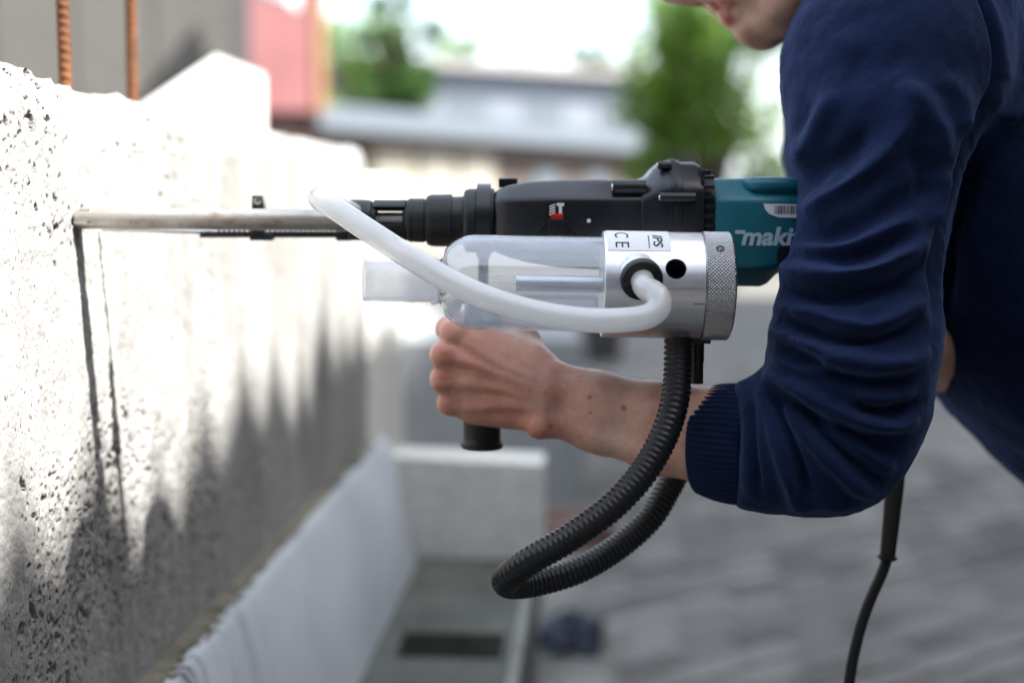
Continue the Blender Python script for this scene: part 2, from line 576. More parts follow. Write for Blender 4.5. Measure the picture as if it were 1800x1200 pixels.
def clear_plastic(name, tint, milky, rough=0.04, scatter=(0.8, 0.83, 0.85), dust=0.0, var=0.3, tl=0.5, f0=0.05):
    m = bpy.data.materials.new(name); m.use_nodes = True
    t = NT(m); t.t.nodes.remove(t.b); out = t.t.nodes['Material Output']
    tr = t.n('ShaderNodeBsdfTransparent'); tr.inputs[0].default_value = (*tint, 1)
    gl = t.n('ShaderNodeBsdfGlossy'); gl.inputs['Roughness'].default_value = rough
    di = t.n('ShaderNodeBsdfDiffuse'); di.inputs[0].default_value = (*scatter, 1)
    ts = t.n('ShaderNodeBsdfTranslucent'); ts.inputs[0].default_value = (*scatter, 1)
    fw = t.n('ShaderNodeLayerWeight'); fw.inputs[0].default_value = 0.5
    fr = t.math('ADD', t.math('MULTIPLY', t.math('POWER', fw.outputs['Facing'], 4.0), 0.9), f0)
    s1 = t.n('ShaderNodeMixShader'); s1.inputs[0].default_value = tl; t.l(di.outputs[0], s1.inputs[1]); t.l(ts.outputs[0], s1.inputs[2])
    s2 = t.n('ShaderNodeMixShader'); t.l(tr.outputs[0], s2.inputs[1]); t.l(s1.outputs[0], s2.inputs[2])
    nz = t.noise(30, 6, 0.7)
    lw = t.n('ShaderNodeLayerWeight'); lw.inputs[0].default_value = 0.35
    k = t.math('ADD', t.ramp(nz, [(0.35, (milky * (1 - var),) * 3), (0.7, (min(milky * (1 + var) + dust, 1),) * 3)]), t.math('MULTIPLY', lw.outputs['Facing'], milky * 0.6))
    t.l(k, s2.inputs[0])
    s3 = t.n('ShaderNodeMixShader'); t.l(fr, s3.inputs[0]); t.l(s2.outputs[0], s3.inputs[1]); t.l(gl.outputs[0], s3.inputs[2])
    t.l(s3.outputs[0], out.inputs['Surface'])
    return m
M['glass'] = clear_plastic('clear_acrylic', (0.97, 0.985, 1.0), 0.12, 0.06, (0.84, 0.88, 0.92), dust=0.03, f0=0.09)
M['milky'] = clear_plastic('milky_plastic', (0.97, 0.98, 0.99), 0.36, 0.2, (0.94, 0.95, 0.96), var=0.1, tl=0.65)
M['tube'] = clear_plastic('soft_clear_tube', (0.985, 0.985, 0.985), 0.52, 0.09, (0.97, 0.975, 0.97), var=0.06, tl=0.55)
M['white'] = mat('white_print', (0.78, 0.79, 0.80), 0.45)
M['ink'] = mat('black_ink', (0.015, 0.015, 0.02), 0.5)
M['logo'] = mat('pale_blue_lettering', (0.42, 0.56, 0.64), 0.4)
M['red'] = mat('red_plastic', (0.62, 0.02, 0.015), 0.35)
M['hole'] = mat('dark_bore', (0.02, 0.02, 0.025), 0.6)
def skin():
    m = mat('skin', (0.55, 0.32, 0.23), 0.46); t = NT(m)
    b = t.b
    b.inputs['Subsurface Weight'].default_value = 0.18
    b.inputs['Subsurface Radius'].default_value = (0.010, 0.004, 0.002)
    b.inputs['Subsurface Scale'].default_value = 0.5
    b.inputs['Specular IOR Level'].default_value = 0.35
    a = t.noise(16, 5, 0.6); c = t.noise(110, 4, 0.6); f = t.noise(900, 3, 0.6)
    col = t.ramp(a, [(0.32, (0.66, 0.34, 0.255)), (0.5, (0.70, 0.425, 0.325)), (0.70, (0.75, 0.51, 0.40))])
    col = t.mixc(0.45, col, t.ramp(c, [(0.3, (0.80, 0.70, 0.66)), (0.7, (1.12, 1.10, 1.08))]), 'MULTIPLY')
    col = t.mixc(t.attr('red'), col, (0.50, 0.12, 0.085))
    col = t.mixc(t.attr('stubble'), col, t.mixc(t.ramp(f, [(0.42, (0, 0, 0)), (0.58, (1, 1, 1))]), (0.20, 0.115, 0.075), (0.05, 0.03, 0.022)))
    col = t.mixc(t.attr('lip'), col, (0.42, 0.10, 0.085))
    col = t.mixc(t.attr('mole'), col, (0.10, 0.035, 0.022))
    t.color(col)
    vo = t.n('ShaderNodeTexVoronoi'); vo.inputs['Scale'].default_value = 620; t.l(t.tc.outputs['Object'], vo.inputs['Vector'])
    n1 = t.bump(c, 0.25, 0.0016); n2 = t.bump(vo.outputs['Distance'], 0.22, 0.0006, n1); t.bump(f, 0.2, 0.0004, n2)
    return m
M['skin'] = skin()
def knit():
    m = mat('navy_knit', (0.006, 0.013, 0.05), 0.92); t = NT(m)
    b = t.b
    b.inputs['Sheen Weight'].default_value = 0.32; b.inputs['Sheen Roughness'].default_value = 0.45
    b.inputs['Sheen Tint'].default_value = (0.25, 0.36, 0.75, 1)
    b.inputs['Specular IOR Level'].default_value = 0.15
    a = t.noise(40, 5, 0.65); f = t.noise(1500, 3, 0.7); w = t.n('ShaderNodeTexVoronoi'); w.inputs['Scale'].default_value = 900
    t.l(t.mapv((1, 1, 0.6)), w.inputs['Vector'])
    col = t.ramp(a, [(0.3, (0.0042, 0.0095, 0.035)), (0.7, (0.0071, 0.0163, 0.056))])
    col = t.mixc(0.5, col, t.ramp(f, [(0.3, (0.55, 0.55, 0.6)), (0.7, (1.35, 1.35, 1.3))]), 'MULTIPLY')
    t.color(col)
    n1 = t.bump(w.outputs['Distance'], 0.35, 0.0009); t.bump(f, 0.3, 0.0006, n1)
    return m
M['knit'] = knit()
M['trouser'] = mat('dark_denim', (0.02, 0.024, 0.035), 0.9)
M['leather'] = mat('brown_leather', (0.06, 0.03, 0.015), 0.6)
M['hair'] = mat('brown_hair', (0.035, 0.02, 0.012), 0.55)
# ------------------------------------------------------------------ ground
def ground_mat():
    m = mat('paved_ground', (0.2, 0.2, 0.2), 0.9); t = NT(m)
    br = t.n('ShaderNodeTexBrick'); br.inputs['Scale'].default_value = 1.0
    br.inputs['Brick Width'].default_value = 0.2; br.inputs['Row Height'].default_value = 0.1; br.inputs['Mortar Size'].default_value = 0.006
    br.inputs['Color1'].default_value = (0.145, 0.137, 0.124, 1); br.inputs['Color2'].default_value = (0.113, 0.109, 0.103, 1); br.inputs['Mortar'].default_value = (0.07, 0.068, 0.06, 1)
    t.l(t.mapv((1, 1, 1), rot=(0, 0, math.radians(38))), br.inputs['Vector'])
    n = t.noise(0.9, 5, 0.6)
    t.color(t.mixc(0.6, br.outputs['Color'], t.ramp(n, [(0.3, (0.7, 0.7, 0.68)), (0.7, (1.25, 1.25, 1.24))]), 'MULTIPLY'))
    t.bump(t.noise(90, 4, 0.6), 0.4, 0.004)
    return m
M['ground'] = ground_mat()
M['paver'] = concrete('paver_concrete', (0.145, 0.137, 0.123), 0.22, None, 1.0)
M['paver_b'] = concrete('paver_concrete_dark', (0.094, 0.089, 0.080), 0.22, None, 1.0)
M['paver_c'] = concrete('paver_concrete_light', (0.193, 0.183, 0.166), 0.2, None, 1.0)
v = np.array([(-600, -300, 0), (600, -300, 0), (600, 1200, 0), (-600, 1200, 0)], float)
ground = link('ground', mesh_np('ground', v, [(0, 1, 2, 3)], False), M['ground'], None, kind='structure')
ground.location = (0, 0, 0)
ORI['ground'] = np.zeros(3)
_me = ground.data
_me.vertices.foreach_set('co', v.ravel()); _me.update()

bv = box_vf((0, 0, 0), (0.190, 0.090, 0.05), 0.006, None, 1)
pav_me = []
for q in ('paver', 'paver_b', 'paver_c'):
    me = mesh_np('paver', bv[0], bv[1], True, 35); me.materials.append(M[q]); pav_me.append(me)
ang = math.radians(38); ca, sa = math.cos(ang), math.sin(ang)
cand = []
for i in range(-60, 80):
    for j in range(-60, 140):
        u = i * 0.2 + (0.1 if j % 2 else 0); w = j * 0.1
        x = u * ca - w * sa; y = u * sa + w * ca + 3
        if 2.5 < y < 10 and -0.32 * y < x < 0.45 * y:
            cand.append((y + 0.35 * abs(x), x, y))
cand.sort()
def pav_rot():
    return (random.uniform(-0.008, 0.008), random.uniform(-0.008, 0.008), ang + random.uniform(-0.008, 0.008))
for _, x, y in cand[:300]:
    o = bpy.data.objects.new('paver', random.choice([pav_me[0], pav_me[0], pav_me[1], pav_me[2]])); C.objects.link(o)
    o.parent = ground; o.location = (x, y, -0.015 + random.uniform(-0.002, 0.002)); o.rotation_euler = pav_rot()
vs = []; fs = []; b0 = 0; mi = []
lite = box_vf((0, 0, 0), (0.190, 0.090, 0.05), 0, None)
for _, x, y in cand[300:]:
    e = Matrix.Rotation(ang, 3, 'Z')
    vs.append(lite[0] @ np.array(e).T + np.array([x, y, -0.015 + random.uniform(-0.002, 0.002)]))
    fs += [tuple(q + b0 for q in f) for f in lite[1]]; b0 += 8; mi += [random.choice((0, 0, 1, 2))] * 6
me = mesh_np('paving', np.vstack(vs), fs, False)
for q in ('paver', 'paver_b', 'paver_c'): me.materials.append(M[q])
me.polygons.foreach_set('material_index', mi); me.update()
o = bpy.data.objects.new('far_paving', me); C.objects.link(o); o.parent = ground; o['kind'] = 'stuff'

# ------------------------------------------------------------------ the pitted concrete wall, in a frame that runs along it
WA = math.atan((1042 - 900) / FPX)
def W(x, y, z):
    return np.array([x * math.cos(WA) + y * math.sin(WA), -x * math.sin(WA) + y * math.cos(WA), z])
def Wn(a):
    c, s = math.cos(WA), math.sin(WA)
    return np.stack([a[:, 0] * c + a[:, 1] * s, -a[:, 0] * s + a[:, 1] * c, a[:, 2]], 1)
WX = -0.383
WEND = 2.38
ys = [0.70]; st = 0.0012
while ys[-1] < WEND:
    st = 0.0012 if ys[-1] < 1.32 else min(st * 1.012, 0.007)
    ys.append(ys[-1] + st)
ys = np.array(ys)
zs = np.r_[np.arange(0.0, 0.60, 0.02), np.arange(0.60, 1.195, 0.00125)]
YY, ZZ = np.meshgrid(ys, zs, indexing='ij')
H = 0.0016 * fbm(YY * 4, ZZ * 5, None, 3, 3) + 0.0009 * fbm(YY * 90, ZZ * 90, None, 4, 9)
H += 0.0007 * vnoise(YY * 420, ZZ * 420, None, 5)
dens = fbm(ys * 6, np.zeros_like(ys), None, 3, 21)
npit = 0
for _ in range(14000):
    y = RNG.uniform(0.70, 1.42); z = RNG.uniform(0.62, 1.19)
    if fbm(np.array([y * 7.0]), np.array([z * 7.0]), None, 3, 77)[0] + 0.16 < RNG.uniform(0, 0.7): continue
    r = 0.0011 + 0.00062 * RNG.pareto(2.5)
    r = min(r, 0.0032)
    el = RNG.uniform(1.0, 2.4); tl = RNG.normal(0.35, 0.5); dep = min(r * RNG.uniform(2.4, 4.2), 0.012)
    R = r * el * 1.4
    i0, i1 = np.searchsorted(ys, [y - R, y + R]); j0, j1 = np.searchsorted(zs, [z - R, z + R])
    if i1 - i0 < 1 or j1 - j0 < 1: continue
    dy = YY[i0:i1, j0:j1] - y; dz = ZZ[i0:i1, j0:j1] - z
    a = (dy * math.cos(tl) - dz * math.sin(tl)) / r; b = (dy * math.sin(tl) + dz * math.cos(tl)) / (r * el)
    q = a * a + b * b + 0.9 * vnoise(dy * 900 + y * 5000, dz * 900 + z * 5000, None, 4)
    H[i0:i1, j0:j1] -= dep * np.clip(1.25 - q, 0, 1) ** 0.5
# chipped arris and worn band under the top
fade = np.clip(1.25 - (ys - 1.0) / 0.35, 0.22, 1)
top = 1.186 + fade * (0.012 * fbm(ys * 9, np.zeros_like(ys), None, 5, 31) + 0.006 * vnoise(ys * 55, np.zeros_like(ys), None, 8))
top -= 0.006 * np.clip((ys - 0.95) / 0.3, 0, 1)
crown = np.clip((ZZ - (top[:, None] - 0.045)) / 0.045, 0, 1.4)
H -= crown ** 3 * (0.010 + 0.012 * np.abs(fbm(YY * 45, ZZ * 45, None, 3, 12)))
XX = WX + H
Zq = np.minimum(ZZ, top[:, None] + 0.0018 * fbm(YY * 200, ZZ * 10, None, 2, 5))
# clamp rows above the broken top back over the crown
over = np.maximum(ZZ - top[:, None], 0)
XX = np.where(over > 0, XX - over * 6.0 , XX)
Zq = np.where(over > 0, Zq + 0.006 * fbm(YY * 70, XX * 70, None, 3, 44), Zq)
Vg = Wn(np.stack([XX, YY, Zq], -1).reshape(-1, 3))
ny, nz = XX.shape
I = (np.arange(ny - 1)[:, None] * nz + np.arange(nz - 1)[None]).ravel()
Fg = np.stack([I, I + 1, I + nz + 1, I + nz], 1)[:, ::-1]
concrete_wall = empty('concrete_wall', tuple(W(WX - 0.07, 1.5, 0)), label='rough pitted grey concrete wall with a broken crumbling top edge', cat='wall')
pit_me = mesh_np('pitted_face', Vg, Fg, True)
link('pitted_face', pit_me, M['wall'], concrete_wall)
# body of the wall behind the face, a little lower than the broken crown
bd = [(WX - 0.012, 0.0), (WX - 0.012, 1.150), (WX - 0.06, 1.172), (WX - 0.15, 1.165), (WX - 0.16, 0.0)]
obj('wall_core', prism(bd, 0.70, WEND - 0.004, W), M['wall'], concrete_wall, smooth=False)
obj('end_face', prism([(WX - 0.0125, 0.0), (WX - 0.005, 0.0), (WX - 0.006, 1.13), (WX - 0.0125, 1.15)], WEND - 0.03, WEND - 0.002, W), M['wall'], concrete_wall, smooth=False)

# two rusty ribbed bars standing in the wall
def rebar(px0, px1, y0, y1, Y, lab):
    a = P(px1, y1 + 60, Y); b = P(px0, y0 - 420, Y)
    L = np.linalg.norm(b - a); r = 0.0048
    n = int(L / 0.0011)
    path = np.linspace(a, b, n)
    s = np.linspace(0, L, n)
    wob = np.stack([0.0015 * np.sin(s * 9 + px0), 0.0015 * np.cos(s * 7), 0 * s], 1)
    ph = (s % 0.0072) / 0.0072
    seg = 16
    vv, ff = sweep(path + wob, r, seg)
    th = np.tile(np.linspace(0, 2 * math.pi, seg, endpoint=False), n); ss = np.repeat(s, seg)
    k = ((ss + 0.0042 * th / math.pi) % 0.0072) / 0.0072
    bump = np.exp(-((k - 0.5) / 0.16) ** 2) * (np.abs(np.sin(th)) > 0.12)
    bump = np.maximum(bump, 0.7 * (np.abs(np.sin(th)) < 0.2))
    cc = np.repeat(path + wob, seg, 0)
    d = vv - cc
    vv = cc + d * (1 + 0.20 * bump)[:, None]
    obj('rebar', (vv, ff), M['rust'], None, smooth=True, sharp=None, label=lab, cat='rebar')
rebar(96, 112, 0, 130, 1.19, 'rusty ribbed steel bar standing at the highest part of the broken wall')
rebar(224, 236, 0, 175, 1.37, 'rusty ribbed steel bar where the broken wall top steps down beside the pale gabled slab')

# lower wall piece behind the pitted wall
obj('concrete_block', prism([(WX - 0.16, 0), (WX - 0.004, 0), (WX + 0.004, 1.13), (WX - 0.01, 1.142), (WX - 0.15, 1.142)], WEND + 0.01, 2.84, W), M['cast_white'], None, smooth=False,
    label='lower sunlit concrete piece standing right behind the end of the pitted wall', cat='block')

# ------------------------------------------------------------------ cast trough at the foot of the wall
M['cast_mid'] = concrete('worn_concrete_edge', (0.20, 0.205, 0.19), 0.2)
tr = empty('concrete_trough', tuple(W(-0.23, 1.6, 0)), label='pale cast concrete trough with sloping side and slotted floor along the wall foot', cat='trough')
zt, zf = 0.690, 0.480
slope = [(WX + 0.013, zt - 0.012), (WX + 0.017, zt), (WX + 0.030, zt + 0.001), (WX + 0.036, zt - 0.008), (-0.298, zf), (-0.298, 0.30), (WX + 0.013, 0.30)]
def slope_mesh():
    n = 120; yy = np.linspace(0.75, 2.415, n); vs = []
    for k, y in enumerate(yy):
        for (x, z) in slope:
            e = 0.0022 * fbm(np.array([y * 30.0]), np.array([x * 30.0 + z * 9]), None, 3, 6)[0]
            vs.append(W(x + e, y, z + e))
    m = len(slope); fs = []
    for i in range(n - 1):
        for q in range(m):
            r = (q + 1) % m
            fs.append((i * m + q, i * m + r, (i + 1) * m + r, (i + 1) * m + q))
    fs.append(tuple(range(m))); fs.append(tuple((n - 1) * m + q for q in range(m))[::-1])
    return np.array(vs), fs
obj('sloping_side', slope_mesh(), M['slope'], tr, sharp=30)
cr = []
for k in range(700):
    yy_ = RNG.uniform(0.95, 2.3); s_ = RNG.uniform(0.001, 0.0034) * (1 if RNG.uniform() < 0.9 else 1.8)
    c_ = W(WX + 0.006 + RNG.uniform(0, 0.020), yy_, zt + RNG.uniform(-0.002, 0.001))
    cr.append(box_vf(c_, (s_ * RNG.uniform(0.8, 1.8), s_ * 1.5, s_), s_ * 0.28, rotz(RNG.uniform(0, 3)), 1))
M['crumb'] = concrete('mossy_crumbs', (0.17, 0.155, 0.115), 0.4, (0.06, 0.065, 0.03))
obj('mortar_crumbs', join(*cr), M['crumb'], tr, sharp=None, kind='stuff')
obj('joint_fill', prism([(WX - 0.004, zt - 0.03), (WX + 0.022, zt - 0.03), (WX + 0.022, zt - 0.0005), (WX - 0.004, zt + 0.002)], 0.76, 2.36, W), M['crumb'], tr, smooth=False)
def slab(x0, x1, y0, y1, z0, z1, m, nm, bev=0.006, par=None):
    c = W((x0 + x1) / 2, (y0 + y1) / 2, (z0 + z1) / 2)
    return obj(nm, box_vf(c, (x1 - x0, y1 - y0, z1 - z0), bev, rotz(-WA)), m, par, sharp=30)
flo = empty('floor_slab_anchor', (0, 0, 0)); bpy.data.objects.remove(flo)
def frame_slab():
    parts = []
    x0, x1, y0, y1 = -0.297, -0.090, 0.75, 2.410
    sx0, sx1, sy0, sy1 = -0.268, -0.122, 1.87, 1.985
    for (a, b, c, d) in ((x0, sx0, y0, y1), (sx1, x1, y0, y1), (sx0, sx1, y0, sy0), (sx0, sx1, sy1, y1)):
        cc = W((a + b) / 2, (c + d) / 2, (zf + 0.38) / 2)
        parts.append(box_vf(cc, (b - a, d - c, zf - 0.38), 0, rotz(-WA)))
    return join(*parts)
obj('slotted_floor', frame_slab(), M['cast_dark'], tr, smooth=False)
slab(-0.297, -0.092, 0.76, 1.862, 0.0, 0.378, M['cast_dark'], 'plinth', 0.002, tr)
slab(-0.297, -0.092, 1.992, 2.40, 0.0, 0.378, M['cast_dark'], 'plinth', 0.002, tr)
slab(-0.118, -0.092, 1.864, 1.990, 0.0, 0.377, M['cast_dark'], 'plinth', 0.002, tr)
slab(-0.108, -0.092, 0.75, 2.411, zf + 0.001, zf + 0.010, M['cast_mid'], 'edge_lip', 0.004, tr)
# pale end panel, cut to the slope
pan = [(WX + 0.03, 0.655), (-0.083, 0.645), (-0.085, 0.38), (-0.297, 0.38), (-0.297, zf)]
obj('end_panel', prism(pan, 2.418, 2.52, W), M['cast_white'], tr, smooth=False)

# large block beyond, its top in the sun
def block_at(name, x0, x1, y0, y1, z0, z1, m, lab, cat, bev=0.02, a=0.0):
    c = np.array([(x0 + x1) / 2, (y0 + y1) / 2, (z0 + z1) / 2])
    return obj(name, box_vf(c, (x1 - x0, y1 - y0, z1 - z0), bev, rotz(a), 3), m, None, sharp=30, label=lab, cat=cat)
block_at('concrete_block', -0.56, 0.245, 4.9, 6.1, 0.0, 0.615, M['cast'], 'big grey concrete block on the paving beyond the trough, a sun patch across its corner', 'block', 0.012)
# brick boxes added to stand for ground shade at its foot; a crumpled cloth, a bucket further off
M['brick'] = concrete('brick_shade_brown', (0.15, 0.085, 0.07), 0.25)
for k, (x, y, z, a, lb) in enumerate(((0.12, 4.60, 0.0, 0.1, 'brick-like box added for the ground shade close against the foot of the big concrete block'), (0.20, 4.42, 0.0, 0.6, 'brick-like box added askew for the ground shade on the paving, a little off the big concrete block'))):
    obj('brick', box_vf((x, y, z + 0.037), (0.24, 0.115, 0.071), 0.004, rotz(a)), M['brick'], None, sharp=30, label=lb, cat='brick')
def crumple():
    n = 40; u = np.linspace(0, 2 * math.pi, n, endpoint=False); w = np.linspace(0, math.pi / 2, 16)
    vs = []; fs = []
    for i, b in enumerate(w):
        for a in u:
            x, y, z = math.cos(a) * math.cos(b), math.sin(a) * math.cos(b), math.sin(b)
            r = 1 + 0.9 * fbm(np.array([x * 2.2 + 3]), np.array([y * 2.2]), np.array([z * 2.2]), 4, 3)[0]
            vs.append((0.15 + 0.085 * r * x, 3.42 + 0.10 * r * y, 0.012 + 0.065 * r * z))
    for i in range(15):
        for k in range(n):
            fs.append((i * n + k, i * n + (k + 1) % n, (i + 1) * n + (k + 1) % n, (i + 1) * n + k))
    fs.append(tuple(range(n))[::-1])
    return np.array(vs), fs
M['cloth_blue'] = mat('dark_blue_cloth', (0.016, 0.020, 0.036), 0.85)
obj('crumpled_cloth', crumple(), M['cloth_blue'], None, sharp=None, label='crumpled dark blue cloth lying on the paving beside the trough', cat='cloth')
c0 = np.array([0.62, 9.6, 0.0])
bk = empty('bucket', tuple(c0), label='black plastic bucket standing on the paving beyond the concrete block', cat='bucket')
obj('pail', lathe(c0, (0, 0, 1), [(0.0, 0.0), (0.0, 0.12), (0.27, 0.155), (0.275, 0.162), (0.27, 0.15), (0.01, 0.112), (0.01, 0.0)], 32), M['rubber'], bk)
hp = [c0 + np.array([0.158 * math.cos(t), 0.02, 0.262 - 0.14 * math.sin(t)]) for t in np.linspace(0, math.pi, 20)]
obj('handle', sweep([p + np.array([0, -0.17 * math.sin(t), 0]) for p, t in zip(hp, np.linspace(0, math.pi, 20))], 0.003, 8), M['steel'], bk)

# pale slab with a gabled top behind the wall, full in the sun
gA, gB = P(200, 216, 2.0), P(466, 131, 2.45)
gY = min(np.linspace(2.0, 2.45, 400), key=lambda y: abs(P(380, 96, y)[0] - (gA[0] + (y - 2.0) / 0.45 * (gB[0] - gA[0]))))
gp = [gA, P(380, 96, gY), gB]
M['gable'] = concrete('white_cast_slab', (0.55, 0.56, 0.56), 0.06)
gpl = [gp[0], gp[1], gp[2], gp[2] * np.array([1, 1, 0]), gp[0] * np.array([1, 1, 0])]
bk_ = np.array([-0.022, 0.095, 0.0]); gv = np.array(gpl + [q + bk_ for q in gpl])
obj('gabled_slab', (gv, [(0, 1, 2, 3, 4), (9, 8, 7, 6, 5)] + [(i, i + 5, (i + 1) % 5 + 5, (i + 1) % 5) for i in range(5)]), M['gable'], None, smooth=False,
    label='white concrete slab with a pointed gabled top behind the wall', cat='slab')

# ------------------------------------------------------------------ buildings
def bm_box(c, s, a=0.0, bev=0.0):
    return box_vf(c, s, bev, rotz(a))
M['clad'] = concrete('grey_cladding', (0.108, 0.102, 0.094), 0.08)
M['clad_dark'] = mat('dark_cladding', (0.085, 0.085, 0.09), 0.6)
M['trim'] = mat('white_trim', (0.72, 0.73, 0.73), 0.5)
def pink_mat():
    m = mat('red_render', (0.40, 0.115, 0.115), 0.85); t = NT(m)
    n = t.noise(1.2, 5, 0.6)
    t.color(t.ramp(n, [(0.3, (0.28, 0.115, 0.115)), (0.7, (0.34, 0.145, 0.145))])); t.bump(t.noise(60, 3, 0.6), 0.3, 0.01)
    return m
M['pink'] = pink_mat()
M['tan'] = mat('tan_timber', (0.42, 0.22, 0.10), 0.7)
M['brown'] = mat('brown_timber_and_shade', (0.055, 0.028, 0.022), 0.7)
M['window'] = mat('window_glass', (0.05, 0.07, 0.09), 0.08, 0.0)
M['cream'] = concrete('cream_render', (0.33, 0.31, 0.26), 0.06)
M['roof_pale'] = mat('pale_sheet_roof', (0.095, 0.115, 0.135), 0.5)
M['roof_grey'] = mat('grey_roof_tiles', (0.16, 0.14, 0.13), 0.8)
M['house_white'] = mat('white_render', (0.165, 0.185, 0.22), 0.8)
M['brickwall'] = concrete('brown_brickwork', (0.085, 0.065, 0.058), 0.2)

# grey clad hall on the left
Yh = 12.0
xr = P(441, 100, Yh)[0]
hal = math.radians(15)
hu = np.array([-math.cos(hal), -math.sin(hal), 0]); hb = np.array([-math.sin(hal), math.cos(hal), 0]); hc = np.array([xr, Yh, 0])
def hallbox(s0, s1, t0, t1, z0, z1):
    v = [hc + hu * a + hb * b + np.array([0, 0, z]) for z in (z0, z1) for a, b in ((s0, t0), (s1, t0), (s1, t1), (s0, t1))]
    return np.array(v), [(3, 2, 1, 0), (4, 5, 6, 7), (0, 1, 5, 4), (1, 2, 6, 5), (2, 3, 7, 6), (3, 0, 4, 7)]
hall = empty('clad_hall', tuple(hc + hu * 3 + hb * 3), label='large grey clad hall with vertical seams and a white roof verge', cat='building')
obj('wall', hallbox(0, 7.6, 0.04, 7.0, 0, 5.2), M['clad_dark'], hall, smooth=False)
for k in range(12):
    a = 0.17 + k * 0.62
    obj('cladding_panel', hallbox(a, a + 0.602, -0.03, 0.034, 0.05, 5.18), M['clad'], hall, smooth=False)
obj('roof', hallbox(-0.1, 7.9, -0.4, 7.3, 5.22, 5.4), M['clad_dark'], hall, smooth=False)
e0, e1 = P(425, -22, 11.6), P(520, 14, 11.6)
def arm_canopy():
    vs = []
    for y in (11.2, 11.75):
        for p, q in ((e0, 0), (e1, 0), (e1, 0.16), (e0, 0.32)):
            vs.append((p[0], y, p[2] + q))
    return np.array(vs), [(0, 1, 2, 3), (7, 6, 5, 4), (0, 4, 5, 1), (1, 5, 6, 2), (2, 6, 7, 3), (3, 7, 4, 0)]
obj('canopy_verge', arm_canopy(), M['trim'], hall, smooth=False)

# red rendered building
Yp = 22.0
rx = P(556, 100, Yp)[0]
pk = empty('red_building', (rx - 3, Yp + 2, 0), label='red rendered building with a tan corner board above a box coloured dark brown for undercroft shade', cat='building')
zb = P(500, 196, Yp)[2]
hc = np.array([rx, Yp, 0.0])
obj('upper_wall', hallbox(0, 6, 0, 6, zb, 7), M['pink'], pk, smooth=False)
obj('base', hallbox(0.05, 5.9, 0.1, 5.8, 0, zb - 0.01), M['brown'], pk, smooth=False)  # dark brown box stands in for the shaded undercroft
obj('corner_board', hallbox(-0.14, -0.002, -0.04, 0.16, zb, 7), M['tan'], pk, smooth=False)
obj('roof', hallbox(-0.3, 6.3, -0.3, 6.3, 7.01, 7.2), M['brown'], pk, smooth=False)

# low row of garages, receding to the right
ga = np.array([P(572, 232, 27.8)[0], 27.8]); gb = np.array([2.35, 38.2])
gd = nrm(gb - ga); gL = 19.0
gn = np.array([gd[1], -gd[0]])
def G(s, t, z):
    p = ga + gd * s - gn * t
    return np.array([p[0], p[1], z])
gr = empty('garage_row', tuple(G(8, 2, 0)), label='long low garage building with a pale sheet roof edge and cream doors', cat='building')
def gbox(s0, s1, t0, t1, z0, z1):
    v = [G(s, t, z) for z in (z0, z1) for s, t in ((s0, t0), (s1, t0), (s1, t1), (s0, t1))]
    return np.array(v), [(3, 2, 1, 0), (4, 5, 6, 7), (0, 1, 5, 4), (1, 2, 6, 5), (2, 3, 7, 6), (3, 0, 4, 7)]
obj('wall', gbox(0.2, gL, 0.5, 6, 0, 2.39), M['brickwall'], gr, smooth=False)
rf = obj('roof', gbox(-0.3, gL + 0.3, -0.1, 6.3, 2.42, 2.92), M['roof_pale'], gr, smooth=False)
obj('soffit', gbox(-0.2, gL + 0.2, 0.0, 0.49, 2.36, 2.415), M['brown'], gr, smooth=False)
for k in range(3):
    dr = obj('garage_door', gbox(2.2 + k * 1.72, 3.75 + k * 1.72, 0.44, 0.495, 0.02, 2.15), M['cream'], gr, smooth=False)
    for q in range(4):
        obj('door_panel', gbox(2.26 + k * 1.72, 3.69 + k * 1.72, 0.41, 0.438, 0.06 + q * 0.52, 0.55 + q * 0.52), M['cream'], dr, smooth=False)
obj('door_frame', gbox(0.5, 1.5, 0.42, 0.49, 0.0, 2.1), M['window'], gr, smooth=False)
obj('window', gbox(9.2, 10.4, 0.44, 0.49, 1.0, 1.9), M['roof_pale'], gr, smooth=False)
obj('window', gbox(12.2, 13.2, 0.44, 0.49, 1.0, 1.9), M['roof_pale'], gr, smooth=False)

# pale two storey house behind
ha = np.array([P(728, 100, 46)[0], 46.0]); hd = nrm(np.array([1.0, 0.62])); hn = np.array([hd[1], -hd[0]])
def Hh(s, t, z):
    p = ha + hd * s - hn * t
    return np.array([p[0], p[1], z])
def hbox(s0, s1, t0, t1, z0, z1):
    v = [Hh(s, t, z) for z in (z0, z1) for s, t in ((s0, t0), (s1, t0), (s1, t1), (s0, t1))]
    return np.array(v), [(3, 2, 1, 0), (4, 5, 6, 7), (0, 1, 5, 4), (1, 2, 6, 5), (2, 3, 7, 6), (3, 0, 4, 7)]
ho = empty('pale_house', tuple(Hh(6, 3, 0)), label='wide pale house with a shallow grey roof behind the garages', cat='building')
obj('wall', hbox(0, 13, 0, 8, 0, 5.25), M['house_white'], ho, smooth=False)
v = [Hh(s, t, z) for s in (-0.5, 13.5) for t, z in ((-0.5, 5.27), (4, 6.0), (8.5, 5.27))]
rf = obj('roof', (np.array(v), [(0, 1, 4, 3), (1, 2, 5, 4), (2, 0, 3, 5), (0, 2, 1), (3, 4, 5)]), M['roof_grey'], ho, smooth=False)
for s0 in (1.2, 4.2, 7.2, 10.2):
    wnd = obj('window', hbox(s0, s0 + 1.5, -0.04, 0.02, 3.4, 4.5), M['roof_pale'], ho, smooth=False)
    obj('pane', hbox(s0 + 0.08, s0 + 1.42, -0.05, -0.041, 3.48, 4.42), M['roof_pale'], wnd, smooth=False)

